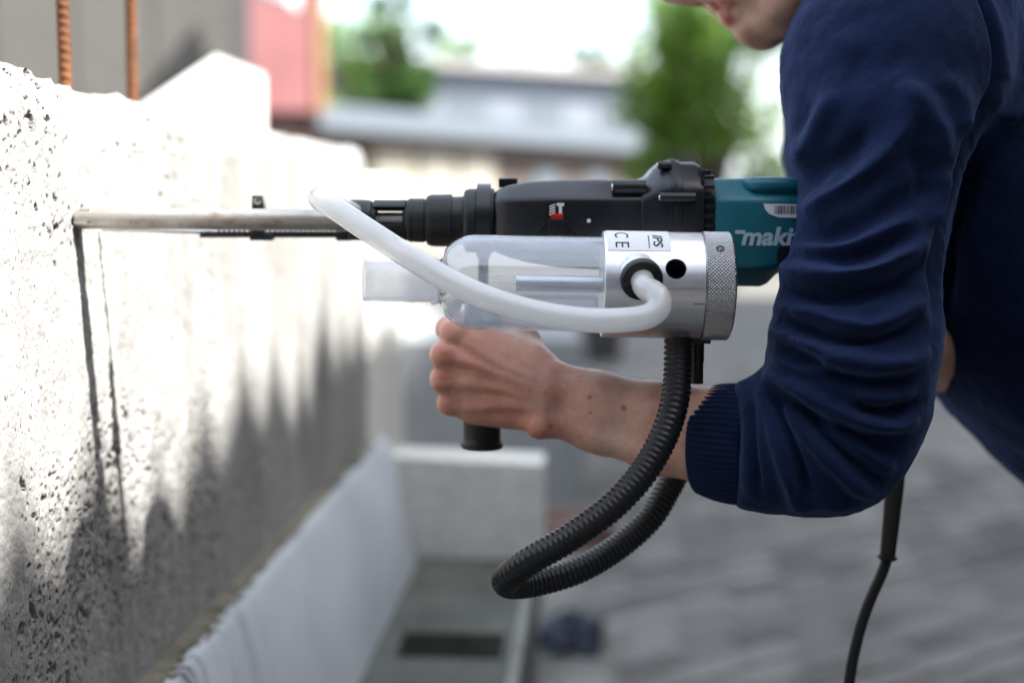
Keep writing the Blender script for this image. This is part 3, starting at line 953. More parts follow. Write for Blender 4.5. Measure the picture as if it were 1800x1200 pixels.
# ------------------------------------------------------------------ what throws the shade, to the right of the view
M['board'] = concrete('weathered_boards', (0.20, 0.16, 0.12), 0.2)
hoard = empty('shade_hoarding', tuple(W(2.0, 0.8, 0)), label='tall unseen hoarding of pointed boards added to cast the toothed shade', cat='fence')  # out of view, added and shaped to throw the toothed shade on the wall
Hh0 = CAM_H - 0.235 + (2.0 - WX) * (SUN_DIR.z / (SUN_DIR.x * math.cos(WA) - SUN_DIR.y * math.sin(WA)))
bp = [(-0.084, 0), (0.084, 0), (0.084, Hh0 - 0.02), (0.030, Hh0 + 0.008), (0.012, Hh0 + 0.03), (0.004, Hh0 + 0.075), (-0.004, Hh0 + 0.075), (-0.012, Hh0 + 0.03), (-0.030, Hh0 + 0.008), (-0.084, Hh0 - 0.02)]
v0, f0 = prism([(a, c) for a, c in bp], -0.012, 0.012, lambda a, b, c: np.array([b * math.cos(WA) + a * math.sin(WA), -b * math.sin(WA) + a * math.cos(WA), c]))
bme = fixn(mesh_np('board', v0, f0, False)); bme.materials.append(M['board'])
hl = np.array(hoard.location)
for k in range(44):
    yl = -1.55 + k * 0.155
    o = bpy.data.objects.new('board', bme); C.objects.link(o); o.parent = hoard
    p = W(2.0 + (0.026 if k % 2 else 0), yl, 0) - hl
    o.location = (p[0], p[1], 0.0); o.scale = (1, 1, (1.0 + random.uniform(-0.006, 0.008)) if yl < 3.2 else 0.915)
def rail(z): return prism([(2.045, z), (2.09, z), (2.09, z + 0.09), (2.045, z + 0.09)], -1.65, 5.15, W)
for z in (0.4, 1.9, Hh0 - 0.65):
    obj('rail', rail(z), M['board'], hoard, smooth=False)
wh = empty('brick_warehouse', (11, 10.6, 0), label='tall plain brick warehouse on the sunny side of the yard', cat='building')
WZ = 10.15
obj('wall', box_vf((11, 8.6, WZ / 2), (8, 11.4, WZ)), M['brickwall'], wh, smooth=False)
obj('roof', box_vf((11.05, 8.6, WZ + 0.101), (8.1, 11.6, 0.2)), M['roof_grey'], wh, smooth=False)
for k in range(4):
    wdw = obj('window', box_vf((6.995, 4.6 + k * 3.0, 4.2), (0.05, 1.4, 2.0)), M['trim'], wh, smooth=False)
    obj('pane', box_vf((6.965, 4.6 + k * 3.0, 4.2), (0.01, 1.24, 1.84)), M['window'], wdw, smooth=False)

yb = empty('sky_blocker', (-2, -6, 0), label='unseen building added behind the camera to cut the frontal skylight', cat='building')  # added out of view to block skylight from the camera side
obj('wall', box_vf((-2.5, -6.6, 2.4), (15, 6.6, 4.8)), M['brickwall'], yb, smooth=False)
obj('roof', box_vf((-2.5, -6.6, 4.91), (15.4, 7.0, 0.2)), M['roof_grey'], yb, smooth=False)
for k in range(5):
    wdw = obj('window', box_vf((-8.0 + k * 2.8, -3.29, 2.2), (1.3, 0.05, 1.5)), M['trim'], yb, smooth=False)
    obj('pane', box_vf((-8.0 + k * 2.8, -3.255, 2.2), (1.14, 0.01, 1.34)), M['window'], wdw, smooth=False)

# ------------------------------------------------------------------ trees
def leaf_mat(name, a, b):
    m = mat(name, a, 0.55); t = NT(m)
    n = t.n('ShaderNodeTexNoise'); n.inputs['Scale'].default_value = 1.4; n.inputs['Detail'].default_value = 3; t.l(t.geo.outputs['Position'], n.inputs['Vector'])
    rnd = t.geo.outputs['Random Per Island']
    col = t.mixc(rnd, a, b)
    t.color(col)
    tl = t.n('ShaderNodeBsdfTranslucent'); t.l(col, tl.inputs[0])
    mx = t.n('ShaderNodeMixShader'); mx.inputs[0].default_value = 0.45
    out = t.t.nodes['Material Output']
    t.l(t.b.outputs[0], mx.inputs[1]); t.l(tl.outputs[0], mx.inputs[2]); t.l(mx.outputs[0], out.inputs['Surface'])
    return m
M['leaf'] = leaf_mat('leaf', (0.075, 0.17, 0.015), (0.21, 0.36, 0.04))
M['leaf_dark'] = leaf_mat('leaf_dark', (0.025, 0.075, 0.012), (0.06, 0.14, 0.02))
M['bark'] = concrete('bark', (0.09, 0.07, 0.05), 0.3)
def tree(x, y, h, crown, n, leaf, m, lab, seed, trunk_h=None, sparse=0.5):
    r = np.random.default_rng(seed)
    t = empty('tree', (x, y, 0), label=lab, cat='tree')
    th = trunk_h or h * 0.35
    cz = (h + th) / 2; rz = (h - th) / 2
    parts = [sweep(spline([(x, y, 0), (x + 0.03 * h * r.normal(), y, th * 0.6), (x, y, th), (x + 0.05, y, h * 0.8)], 14)[0], np.linspace(0.03 * h, 0.008 * h, 14), 10)]
    cl = []
    for k in range(30):
        a = r.uniform(0, 2 * math.pi); el = r.uniform(-0.9, 1.1); rr = r.uniform(0.2, 1.0)
        c = np.array([x + crown * rr * math.cos(a) * math.cos(el), y + crown * rr * math.sin(a) * math.cos(el), cz + rz * rr * math.sin(el)])
        cl.append((c, crown * r.uniform(0.22, 0.42)))
        p0 = np.array([x, y, th * r.uniform(0.8, 1.3)])
        parts.append(sweep(spline([p0, (p0 + c) / 2 + np.array([0, 0, 0.06 * h]), c], 8)[0], np.linspace(0.011 * h, 0.003 * h, 8), 6))
    obj('trunk', join(*parts), M['bark'], t, sharp=None)
    vs = []; 
    for k in range(n):
        c, s = cl[r.integers(len(cl))]
        d = r.normal(size=3); d /= np.linalg.norm(d)
        p = c + d * s * r.uniform(0.3, 1.0) ** sparse
        a = r.normal(size=3); a /= np.linalg.norm(a); b = np.cross(a, r.normal(size=3)); b /= np.linalg.norm(b)
        l = leaf * r.uniform(0.6, 1.3)
        vs += [p - a * l * 0.5, p + b * l * 0.28, p + a * l * 0.5, p - b * l * 0.28]
    vs = np.array(vs); f = np.arange(len(vs)).reshape(-1, 4)
    link('crown', mesh_np('crown', vs, f, False), m, t)
    return t
q = P(1245, 200, 16)
tree(q[0], 16, 4.1, 1.08, 6800, 0.12, M['leaf'], 'young green tree with a loose airy crown in front of the pale house', 3, 0.35, 0.45)
q = P(690, 120, 34)
tree(q[0], 36, 6.9, 1.25, 7000, 0.16, M['leaf_dark'], 'dense round dark green tree behind the garages', 5, 1.2, 0.4)
q = P(600, 120, 36)
tree(q[0], 40, 6.6, 1.7, 6000, 0.17, M['leaf'], 'bright green bushy tree beside the red building', 6, 1.2, 0.4)
q = P(800, 70, 70)
tree(q[0], 70, 10.2, 1.5, 3000, 0.25, M['leaf'], 'small bright treetop showing above the left end of the pale house roof', 7, 3, 0.5)
q = P(1065, 70, 75)
tree(q[0], 75, 10.9, 2.1, 3500, 0.25, M['leaf_dark'], 'dark treetop showing above the right part of the pale house roof', 8, 3, 0.5)
q = P(925, 90, 80)
tree(q[0], 80, 10.0, 1.7, 3000, 0.25, M['leaf'], 'low faint treetop between the two others above the pale house roof', 9, 3, 0.5)
def hedge():
    r = np.random.default_rng(4); vs = []
    for k in range(9000):
        s = r.uniform(0, 1); p = np.array([2.2 + s * 7.0, 19.5 + s * 3.0 + r.normal() * 0.35, 0]); hh = 1.15 + 0.5 * fbm(np.array([s * 14]), np.array([0.0]), None, 3, 2)[0]
        p[2] = hh * r.uniform(0, 1) ** 0.6
        a = r.normal(size=3); a /= np.linalg.norm(a); b = np.cross(a, r.normal(size=3)); b /= np.linalg.norm(b); l = 0.12 * r.uniform(0.6, 1.3)
        vs += [p - a * l * 0.5, p + b * l * 0.28, p + a * l * 0.5, p - b * l * 0.28]
    vs = np.array(vs); return mesh_np('hedge', vs, np.arange(len(vs)).reshape(-1, 4), False)
link('hedge', hedge(), M['leaf'], None, label='low leafy hedge across the far side of the yard', cat='hedge')
# ------------------------------------------------------------------ rotary hammer
HY = 1.06
def ppx(n, Y): return n * Y / FPX
ham = empty('rotary_hammer', tuple(P(1000, 480, HY)), label='teal and black corded rotary hammer drill pressed against the concrete wall', cat='power tool')
hx = nrm(P(870, 388, HY) - P(135, 384, HY))
def hprof(px0, lst, Y=HY):
    return [(ppx(a - px0, Y), ppx(r, Y)) for a, r in lst]
A0 = P(132, 384, HY)
bit = obj('drill_bit', lathe(A0, hx, hprof(132, [(132, 10), (134, 17), (137, 18.3), (250, 18.4), (252, 18.7), (628, 18.7), (628, 14), (760, 14)]), 40), M['bit'], ham)
tp = P(146, 391, HY - 0.0078)
obj('carbide_tip', box_vf(tp, (0.0085, 0.003, 0.0022), 0.0006), M['steel'], bit)
obj('carbide_tip', box_vf(P(150, 370, HY - 0.004), (0.008, 0.003, 0.0022), 0.0006), M['steel'], bit)
def plathe(A, ax, prof, t0, t1, seg=24):
    """part of a lathe, closed section"""
    A = np.asarray(A, float); ax = nrm(ax)
    up = nrm(np.array([0, 0, 1.0]) - ax * ax[2]); fr = np.cross(ax, up)    # fr points away from camera or to it
    if fr[1] > 0: fr = -fr
    th = np.radians(np.linspace(t0, t1, seg + 1)); m = len(prof)
    v = []
    for t in th:
        for a, r in prof:
            v.append(A + ax * a + r * (math.cos(t) * fr + math.sin(t) * up))
    f = []
    for i in range(seg):
        for q in range(m):
            w = (q + 1) % m
            f.append((i * m + q, i * m + w, (i + 1) * m + w, (i + 1) * m + q))
    f.append(tuple(range(m))); f.append(tuple(seg * m + q for q in range(m))[::-1])
    return np.array(v), f
sh = obj('suction_head', lathe(A0, hx, hprof(132, [(611, 20), (612, 33), (616, 35.5), (646, 35.5), (652, 34), (654, 31), (660, 31), (660, 20)]), 48), M['rubber'], ham)
cp = hprof(132, [(656, 29), (656, 36), (712, 36), (712, 29)])
obj('cage_bar', plathe(A0, hx, cp, 42, 150), M['rubber'], sh)
obj('cage_bar', plathe(A0, hx, cp, 205, 345), M['rubber'], sh)
obj('bit_shank', lathe(A0, hx, hprof(132, [(655, 9), (662, 12.5), (670, 12.5), (672, 11), (715, 11)]), 32), M['steel'], bit)
obj('chuck', lathe(A0, hx, hprof(132, [(706, 12), (707, 27), (711, 33), (716, 37), (722, 38.5), (724, 38), (725, 37.4), (727, 38.2), (744, 38.4), (745, 37), (747, 37), (749, 42), (755, 45), (760, 45.5), (792, 46), (793, 42), (795, 41.5), (812, 42), (813, 45)]), 64), M['rubber'], ham)
obj('front_collar', lathe(A0, hx, hprof(132, [(813, 30), (813.5, 50), (817, 54), (822, 55.5), (840, 56.2), (841, 55.6), (842, 56.3), (865, 56.5), (866, 51), (872, 51)]), 64), M['rubber'], ham)

def rpoly(pts, r, n=3):
    """round the corners of a closed (a,b) polygon"""
    pts = [np.asarray(p, float) for p in pts]; out = []
    for i, p in enumerate(pts):
        a, b = pts[i - 1], pts[(i + 1) % len(pts)]
        ra = min(r, 0.45 * np.linalg.norm(a - p)); rb = min(r, 0.45 * np.linalg.norm(b - p))
        p0 = p + nrm(a - p) * ra; p1 = p + nrm(b - p) * rb
        for t in np.linspace(0, 1, n + 1):
            out.append((1 - t) ** 2 * p0 + 2 * t * (1 - t) * p + t * t * p1)
    return out
def octloft(st, r=0.004, Yr=1.025, inset=0.5):
    """st: (px, ytop, yedge, ylow, ybot, halfwidth m)"""
    v = []; m = None
    for px, yt, ye, yl, yb, w in st:
        c = P(px, 388, Yr); z = lambda y: P(px, y, Yr)[2]
        poly = [(-w, z(ye)), (-w * inset, z(yt)), (w * inset, z(yt)), (w, z(ye)), (w, z(yl)), (w * inset, z(yb)), (-w * inset, z(yb)), (-w, z(yl))]
        q = rpoly(poly, r)
        m = len(q)
        for a, b in q: v.append((c[0], HY + a, b))
    f = []
    for i in range(len(st) - 1):
        for k in range(m):
            l = (k + 1) % m
            f.append((i * m + k, i * m + l, (i + 1) * m + l, (i + 1) * m + k))
    f.append(tuple(range(m))); f.append(tuple((len(st) - 1) * m + k for k in range(m))[::-1])
    return np.array(v), f
gh = obj('gear_housing', octloft([(868, 342, 352, 425, 442, 0.024), (870, 337, 352, 428, 445, 0.027), (876, 332, 352, 430, 448, 0.030), (895, 325, 351, 434, 455, 0.033), (930, 319, 350, 440, 464, 0.037), (980, 316, 349, 446, 472, 0.039), (1060, 315, 349, 450, 476, 0.0395), (1136, 317, 349, 452, 478, 0.0395)], 0.003), M['plastic'], ham, sharp=50)
gc = obj('gear_case', octloft([(1126, 318, 346, 455, 482, 0.0405), (1130, 314, 344, 456, 484, 0.0415), (1140, 310, 340, 458, 487, 0.042), (1152, 296, 333, 462, 492, 0.0435), (1163, 287, 328, 465, 496, 0.045), (1176, 284, 327, 466, 498, 0.0455), (1177, 281, 325, 467, 500, 0.0462), (1196, 281, 325, 467, 500, 0.0462), (1197, 284, 327, 466, 498, 0.0455), (1224, 284, 327, 466, 497, 0.0455), (1234, 290, 330, 464, 494, 0.045), (1238, 299, 336, 460, 490, 0.043)], 0.006), M['plastic'], ham, sharp=40)
vent = obj('vent_ring', octloft([(1235, 306, 340, 460, 488, 0.040), (1256, 306, 340, 460, 488, 0.040)], 0.006), M['hole'], ham, sharp=40)
for k, y in enumerate(range(312, 480, 17)):
    obj('vent_fin', box_vf(P(1246, y, 1.019), (0.0075, 0.006, 0.0028), 0.0006), M['plastic'], vent)
for k, d in enumerate((-0.018, -0.006, 0.006, 0.018)):
    q = P(1246, 303, 1.025); obj('vent_fin', box_vf((q[0], HY + d, q[2]), (0.0075, 0.003, 0.004), 0.0006), M['plastic'], vent)
# seam strip over the gear case
obj('seam_strip', octloft([(1181, 278, 323, 469, 502, 0.0470), (1189, 278, 323, 469, 502, 0.0470)], 0.006), M['rubber'], gc, sharp=40)
# screw bosses
def boss(px0, px1, y, r, Y, par):
    a = P(px0, y, Y); b = P(px1, y, Y); L = b[0] - a[0]; rr = ppx(r, Y)
    o = obj('screw_boss', lathe(a, (1, 0, 0), [(0.0, rr * 0.55), (0, rr * 0.95), (0.0006, rr), (L, rr)], 28), M['plastic'], par)
    obj('screw', lathe(a - np.array([0.0009, 0, 0]), (1, 0, 0), [(0, rr * 0.15), (0, rr * 0.45), (0.0003, rr * 0.52), (0.002, rr * 0.52)], 20), M['steel'], o)
boss(1077, 1135, 330, 14, 1.026, gh)
boss(1160, 1222, 348, 10, 1.013, gc)
boss(1156, 1180, 291, 7, 1.03, gc)
# small dark stop on top of the nose
obj('top_stop', box_vf(P(893, 322, 1.07), (ppx(34, 1.07), 0.012, ppx(16, 1.07)), 0.001), M['plastic'], gh)
# mode selector
SF = HY - 0.0392
dial = obj('mode_dial', lathe(P(977, 424, SF + 0.001), (0, -1, 0), [(0, ppx(40, SF)), (0.002, ppx(39, SF)), (0.002, ppx(33, SF)), (0.001, ppx(32, SF)), (0.001, 0)], 48), M['rubber'], gh)
obj('mode_lever', box_vf(P(977, 400, SF - 0.002), (ppx(28, SF), 0.009, ppx(30, SF)), 0.001), M['rubber'], dial)
for k in range(4):
    obj('lever_ridge', box_vf(P(977, 391 + k * 6, SF - 0.0068), (ppx(24, SF), 0.0012, ppx(2, SF)), 0), M['rubber'], dial, smooth=False)
obj('mode_pointer', box_vf(P(979, 380.5, SF - 0.0006), (ppx(21, SF), 0.0012, ppx(10, SF)), 0.0002), M['red'], gh)
def stripes():
    parts = []
    for k in range(4):
        p = P(971, 360 + k * 4.7, SF - 0.0006); w = ppx(10, SF); h = ppx(2.6, SF); s = ppx(3.5, SF)
        v = np.array([(p[0] - w / 2, p[1] - d, p[2] - s - h / 2) if q == 0 else (p[0] + w / 2, p[1] - d, p[2] + s * 0.2 - h / 2) if q == 1 else (p[0] + w / 2, p[1] - d, p[2] + s * 0.2 + h / 2) if q == 2 else (p[0] - w / 2, p[1] - d, p[2] - s + h / 2) for d in (0, 0.0005) for q in range(4)])
        parts.append((v, [(3, 2, 1, 0), (4, 5, 6, 7), (0, 1, 5, 4), (1, 2, 6, 5), (2, 3, 7, 6), (3, 0, 4, 7)]))
    return join(*parts)
obj('drill_symbol', stripes(), M['white'], gh, smooth=False)
obj('hammer_symbol', join(box_vf(P(985, 368, SF - 0.0007), (ppx(5.5, SF), 0.0006, ppx(17, SF))), box_vf(P(985, 359.5, SF - 0.00085), (ppx(13, SF), 0.0006, ppx(5, SF)))), M['white'], gh, smooth=False)
obj('marker_dot', lathe(P(1035, 388, SF - 0.0002), (0, -1, 0), [(0, ppx(3.6, SF)), (0.0006, ppx(3.4, SF)), (0.0006, 0)], 20), M['white'], gh)
# teal motor housing
mh = obj('motor_housing', octloft([(1254, 315, 350, 470, 502, 0.0425), (1257, 313, 350, 472, 505, 0.0437), (1344, 313, 350, 472, 506, 0.0437), (1356, 313, 350, 470, 501, 0.0437), (1372, 314, 350, 462, 484, 0.0437), (1392, 314, 350, 456, 476, 0.0435), (1470, 316, 350, 450, 470, 0.042), (1510, 322, 352, 445, 462, 0.038), (1530, 335, 358, 436, 450, 0.03)], 0.0035), M['teal'], ham, sharp=50)
obj('top_fin', octloft([(1306, 314, 318, 333, 337, 0.030), (1310, 311.5, 318, 333, 339, 0.034), (1322, 311, 318, 332, 344, 0.0405), (1345, 311, 318, 331, 344, 0.0425), (1500, 314, 320, 332, 346, 0.0405), (1516, 320, 324, 334, 346, 0.036)], 0.0025, inset=0.86), M['teal'], mh, sharp=50)
gl = obj('scoop_shade', lathe(P(1404, 450, HY - 0.0431), (0, -1, 0), [(0, ppx(38, HY)), (0.0006, ppx(37, HY)), (0.0008, 0)], 40), M['plastic'], mh)  # flat black disc stands in for the shaded cutout
# rear handle with the trigger, then the cord
hg = SDF(P(1440, 880, HY) - np.array([0, 0.035, 0]), P(1680, 290, HY) + np.array([0, 0.035, 0]), 0.0025)
hg.chain([(1490, 370, HY, 58), (1560, 372, HY, 42), (1585, 430, HY, 36), (1580, 560, HY, 34), (1574, 690, HY, 36), (1572, 752, HY, 34)], 0.012)
hg.chain([(1490, 440, HY, 40), (1530, 420, HY, 30), (1560, 400, HY, 30)], 0.012)
vv, ff = hg.mesh(2)
link('rear_handle', mesh_np('rear_handle', vv, ff, True), M['rubber'], ham)
obj('trigger', box_vf(P(1542, 480, HY), (0.014, 0.016, 0.04), 0.004), M['rubber'], ham)
rel = [P(1573, 750, HY), P(1574, 830, HY), P(1568, 900, HY), P(1560, 978, HY)]
pth, L = spline(rel, 40)
pw = obj('strain_relief', sweep(pth, np.linspace(ppx(18.5, HY), ppx(13.5, HY), 40), 24), M['rubber'], ham)
d = nrm(pth[-1] - pth[-3])
obj('collar', lathe(pth[-1] - d * 0.001, d, [(0, 0.004), (0, ppx(17, HY)), (0.0018, ppx(17.5, HY)), (0.003, ppx(15, HY)), (0.003, 0.003)], 28), M['rubber'], pw)
cpts = [pth[-1], P(1550, 1008, HY), P(1527, 1060, HY), P(1508, 1120, HY), P(1493, 1200, HY), P(1487, 1320, HY + 0.02), P(1500, 1700, HY + 0.05), P(1560, 2300, HY + 0.1)]
pe = cpts[-1]; cpts += [np.array([pe[0] + 0.05, pe[1] + 0.03, 0.12]), np.array([pe[0] + 0.20, pe[1] + 0.05, 0.006]), np.array([pe[0] + 0.9, pe[1] - 0.1, 0.006]), np.array([pe[0] + 1.25, pe[1] + 0.1, 0.006])]
pc, L = spline(cpts, 220)
obj('power_cord', sweep(pc, 0.0042, 14), M['rubber'], ham, sharp=None)
# depth rod under the bit with its clamp
DY = 1.106
obj('depth_rod', sweep([P(179, 403, DY), P(360, 408, DY)], 0.0017, 12), M['steel'], ham)
dg = obj('depth_gauge', box_vf(P(500, 412, DY), (ppx(292, DY), 0.009, ppx(11, DY)), 0.001), M['plastic'], ham)
obj('gauge_foot', box_vf(P(364, 412, DY), (ppx(22, DY), 0.010, ppx(11, DY)), 0.001), M['plastic'], dg)
for k in range(26):
    obj('gauge_tooth', box_vf(P(385 + k * 9, 405.5, DY - 0.0038), (ppx(3, DY), 0.003, ppx(3, DY)), 0), M['plastic'], dg, smooth=False)
dc = obj('gauge_clamp', box_vf(P(461, 415, DY), (ppx(40, DY), 0.014, ppx(15, DY)), 0.0015), M['plastic'], ham)
def post():
    a = P(442, 372, DY - 0.006); 
    pl = [(P(443, 410, DY - 0.006)), P(466, 410, DY - 0.006), P(466, 366, DY - 0.006), P(461, 344, DY - 0.006), P(445, 344, DY - 0.006)]
    v = [p + np.array([0, dd, 0]) for dd in (-0.004, 0.004) for p in pl]; n = 5
    return np.array(v), [tuple(range(n)), tuple(range(2 * n - 1, n - 1, -1))] + [(i, i + n, (i + 1) % n + n, (i + 1) % n) for i in range(n)]
po = obj('clamp_post', post(), M['plastic'], dc, smooth=False)
obj('bolt', lathe(P(453, 353, DY - 0.0102), (0, -1, 0), [(0, ppx(7.5, HY)), (0.0012, ppx(7.2, HY)), (0.0014, ppx(3.2, HY)), (0.0006, ppx(3, HY)), (0.0006, 0)], 24), M['steel'], dc)
obj('gauge_clip', box_vf(P(606, 414, DY), (ppx(30, DY), 0.010, ppx(18, DY)), 0.002), M['plastic'], dg)
# side handle gripped by the front hand
HS = 1.062
sa, sb = P(850, 425, HS), P(847, 792, HS)
sx = nrm(sb - sa)
def sp(lst): return [(ppx(a - 425, HS), ppx(r, HS)) for a, r in lst]
obj('side_handle', lathe(sa, sx, sp([(425, 9), (512, 9), (514, 33), (520, 36), (530, 38), (540, 33), (560, 32), (640, 35), (740, 33), (770, 33), (778, 34), (782, 37.5), (788, 38), (791, 36), (792, 30), (792, 0)]), 40), M['rubber'], ham)
obj('handle_clamp', lathe(A0 + hx * ppx(836 - 132, HY), hx, [(0, 0.0243), (0, 0.0275), (0.010, 0.0275), (0.010, 0.0243)], 48), M['plastic'], ham)

# lettering -------------------------------------------------------------
def text_mesh(s, w, h, bold=0.0, shear=0.0, ext=0.0004):
    cu = bpy.data.curves.new('lettering', 'FONT')
    cu.body = s; cu.shear = shear; cu.offset = bold; cu.extrude = 0.5; cu.resolution_u = 4
    o = bpy.data.objects.new('lettering', cu); C.objects.link(o)
    bpy.context.view_layer.update()
    me = bpy.data.meshes.new_from_object(o.evaluated_get(bpy.context.evaluated_depsgraph_get()))
    bpy.data.objects.remove(o); bpy.data.curves.remove(cu)
    v = np.array([q.co[:] for q in me.vertices]); f = [tuple(p.vertices) for p in me.polygons]
    bpy.data.meshes.remove(me)
    lo = v.min(0); hi = v.max(0)
    v[:, 0] = (v[:, 0] - lo[0]) / (hi[0] - lo[0]) * w; v[:, 1] = (v[:, 1] - lo[1]) / (hi[1] - lo[1]) * h
    v[:, 2] = (v[:, 2] - lo[2]) / (hi[2] - lo[2]) * ext
    return v, f
TF = HY - 0.0437
tv, tf = text_mesh('makita', ppx(124, TF), ppx(33, TF), 0.03, 0.2, 0.0008)
o0 = P(1303, 432, TF)
tv = np.stack([o0[0] + tv[:, 0], TF + 0.0002 - tv[:, 2], o0[2] + tv[:, 1]], 1)
bar = box_vf(P(1301, 408, TF - 0.0004), (ppx(17, TF), 0.0007, ppx(6.5, TF)), 0)
obj('lettering', join((tv, tf), bar), M['logo'], mh, smooth=False)
lab_poly = [(1342, 358), (1432, 360), (1432, 384), (1368, 382), (1352, 376), (1345, 368)]
v = [P(a, b, TF - q) for q in (0.0002, 0.0004) for a, b in lab_poly]; n = 6
lb = obj('barcode_label', (np.array(v), [tuple(range(n)), tuple(range(2 * n - 1, n - 1, -1))] + [(i, i + n, (i + 1) % n + n, (i + 1) % n) for i in range(n)]), M['white'], mh, smooth=False)
parts = []; x = 1362.0
while x < 1426:
    w = random.choice((0.8, 0.8, 1.4, 2.0)); parts.append(box_vf(P(x, 369, TF - 0.00055), (ppx(w, TF), 0.0001, ppx(15, TF)))); x += w + random.choice((0.9, 1.2, 1.8))
obj('barcode', join(*parts), M['ink'], lb, smooth=False)

# ------------------------------------------------------------------ dust collector
EY = 0.975
ex0, ex1 = P(638, 492.5, EY), P(1283, 503, EY)
exd = nrm(ex1 - ex0)
def ea(px): return ppx(px - 638, EY) * 1.0001
def ep(lst): return [(ea(a), ppx(r, EY)) for a, r in lst]
ext = empty('dust_collector', tuple(P(1000, 590, EY)), label='clear cylinder dust collector with aluminium head and knurled ring under the drill', cat='dust collector')
dome = [(770, 37), (776, 40), (780, 48)]
for t in np.linspace(0.25, 1, 12):
    dome.append((776 + 62 * (1 - math.cos(t * math.pi / 2)) ** 0.9 * 1.0, 40 + 44 * math.sin(t * math.pi / 2)))
dome.sort()
outer = ep(dome + [(900, 84), (1062, 84)])
inner = [(a + (0.0012 if i < 8 else 0), r - 0.0016) for i, (a, r) in enumerate(outer)][::-1]
cyl = obj('clear_cylinder', lathe(ex0, exd, outer + inner, 72, closed=True), M['glass'], ext, sharp=60)
ad = obj('milky_adapter', lathe(ex0, exd, ep([(640, 36.5), (700, 37), (728, 37.2), (729, 36.6), (758, 36.6), (759, 41), (765, 41.5), (769, 39), (775, 38)]) + ep([(775, 34), (760, 33), (640, 33)]), 56, closed=True), M['milky'], ext)
# dust caked round the neck
M['dust'] = concrete('caked_dust', (0.42, 0.36, 0.27), 0.2)
ns = []
for k in range(60):
    a = RNG.uniform(0, 2 * math.pi); q = RNG.uniform(769, 784); rr = ppx(35 + (q - 769) * 0.4, EY)
    up = np.array([0, 0, 1.0]); fr = np.array([0, -1.0, 0])
    c = ex0 + exd * ea(q) + rr * (math.cos(a) * fr + math.sin(a) * up)
    s = RNG.uniform(0.0004, 0.0013)
    ns.append(box_vf(c, (s * 1.6, s, s * 1.3), s * 0.3, None, 1))
obj('caked_dust', join(*ns), M['dust'], cyl, kind='stuff')
obj('inner_pipe', lathe(P(907, 497.5, EY - 0.004), exd, [(0, 0.0042), (0, ppx(14.5, EY)), (ppx(155, EY), ppx(14.5, EY)), (ppx(155, EY), 0.0042)], 32, closed=True), M['alu'], ext)
# collector head with two drilled holes
hp_ = ep([(1058, 0), (1058, 92), (1059, 93), (1229, 93.5), (1230, 92), (1230, 0)])
hv, hf = lathe(ex0, exd, hp_, 96)
hme = fixn(mesh_np('collector_head', hv, hf, True, 40))
head = link('collector_head', hme, M['alu'], ext)
cut_v, cut_f = lathe(P(1197, 436, EY - 0.06), nrm(np.array([0.0, 1.0, -0.55])), [(0.0, 0.0), (0.0, ppx(18.5, 0.945)), (0.052, ppx(18.5, 0.945)), (0.052, 0)], 40)
cme = fixn(mesh_np('bore', cut_v, cut_f, True, 40)); cuto = bpy.data.objects.new('bore', cme); C.objects.link(cuto)
bo = head.modifiers.new('bore', 'BOOLEAN'); bo.operation = 'DIFFERENCE'; bo.solver = 'EXACT'; bo.object = cuto
bpy.context.view_layer.update()
nm = bpy.data.meshes.new_from_object(head.evaluated_get(bpy.context.evaluated_depsgraph_get()))
head.modifiers.clear(); head.data = nm; bpy.data.objects.remove(cuto)
nm.polygons.foreach_set('use_smooth', np.ones(len(nm.polygons), dtype=bool)); nm.set_sharp_from_angle(angle=math.radians(35))
bax = nrm(np.array([0.0, 1.0, -0.55])); br_ = ppx(18.4, 0.945)
obj('bore_shade', lathe(P(1197, 436, EY - 0.06), bax, [(0.0315, br_), (0.0515, br_), (0.0515, 0.0), (0.0512, 0.0), (0.0512, br_ * 0.97), (0.0315, br_ * 0.97)], 40, closed=True), M['hole'], head)  # dark cup added so the hole looks shaded inside
# knurled ring
def knurl():
    n1, n2 = 64, 720
    aa = np.linspace(ea(1230.5), ea(1283), n1); tt = np.linspace(0, 2 * math.pi, n2, endpoint=False)
    Aq, Tq = np.meshgrid(aa, tt, indexing='ij')
    R = ppx(95, EY); pit = 0.0024
    s = Tq * R
    k = 2 * math.pi / (2 * math.pi * R / round(2 * math.pi * R / pit))
    d = np.minimum(np.abs(np.sin((s + Aq) * k / 2)), np.abs(np.sin((s - Aq) * k / 2)))
    x = (Aq - aa[0]) / (aa[-1] - aa[0])
    edge = np.clip((x - 0.90) / 0.1, 0, 1)
    rr = R - 0.0009 + 0.0010 * np.minimum(d * 1.6, 1) - 0.0032 * edge ** 1.6
    rr = np.where(x < 0.02, R - 0.0012, rr)
    ax, u, w = frame(exd)
    V = ex0 + Aq[..., None] * ax + rr[..., None] * (np.cos(Tq)[..., None] * u + np.sin(Tq)[..., None] * w)
    V = V.reshape(-1, 3)
    I = np.arange(n1 - 1)[:, None] * n2; K = np.arange(n2)[None]; L = (K + 1) % n2
    f = np.stack([I + K, I + L, I + n2 + L, I + n2 + K], -1).reshape(-1, 4)
    f = [tuple(int(z) for z in q) for q in f]
    f.append(tuple(range(n2))[::-1]); f.append(tuple((n1 - 1) * n2 + k for k in range(n2)))
    return V, f
kr = obj('knurled_ring', knurl(), M['knurl'], ext, sharp=60)
pn = nrm(np.array([0, -1, 0.95])); 
def on_head(px, ang, r):
    up = nrm(np.array([0, 0, 1.0]) - exd * exd[2]); fr = np.array([0, -1.0, 0])
    return ex0 + exd * ea(px) + r * (math.cos(ang) * fr + math.sin(ang) * up)
th = math.asin(68 / 95)
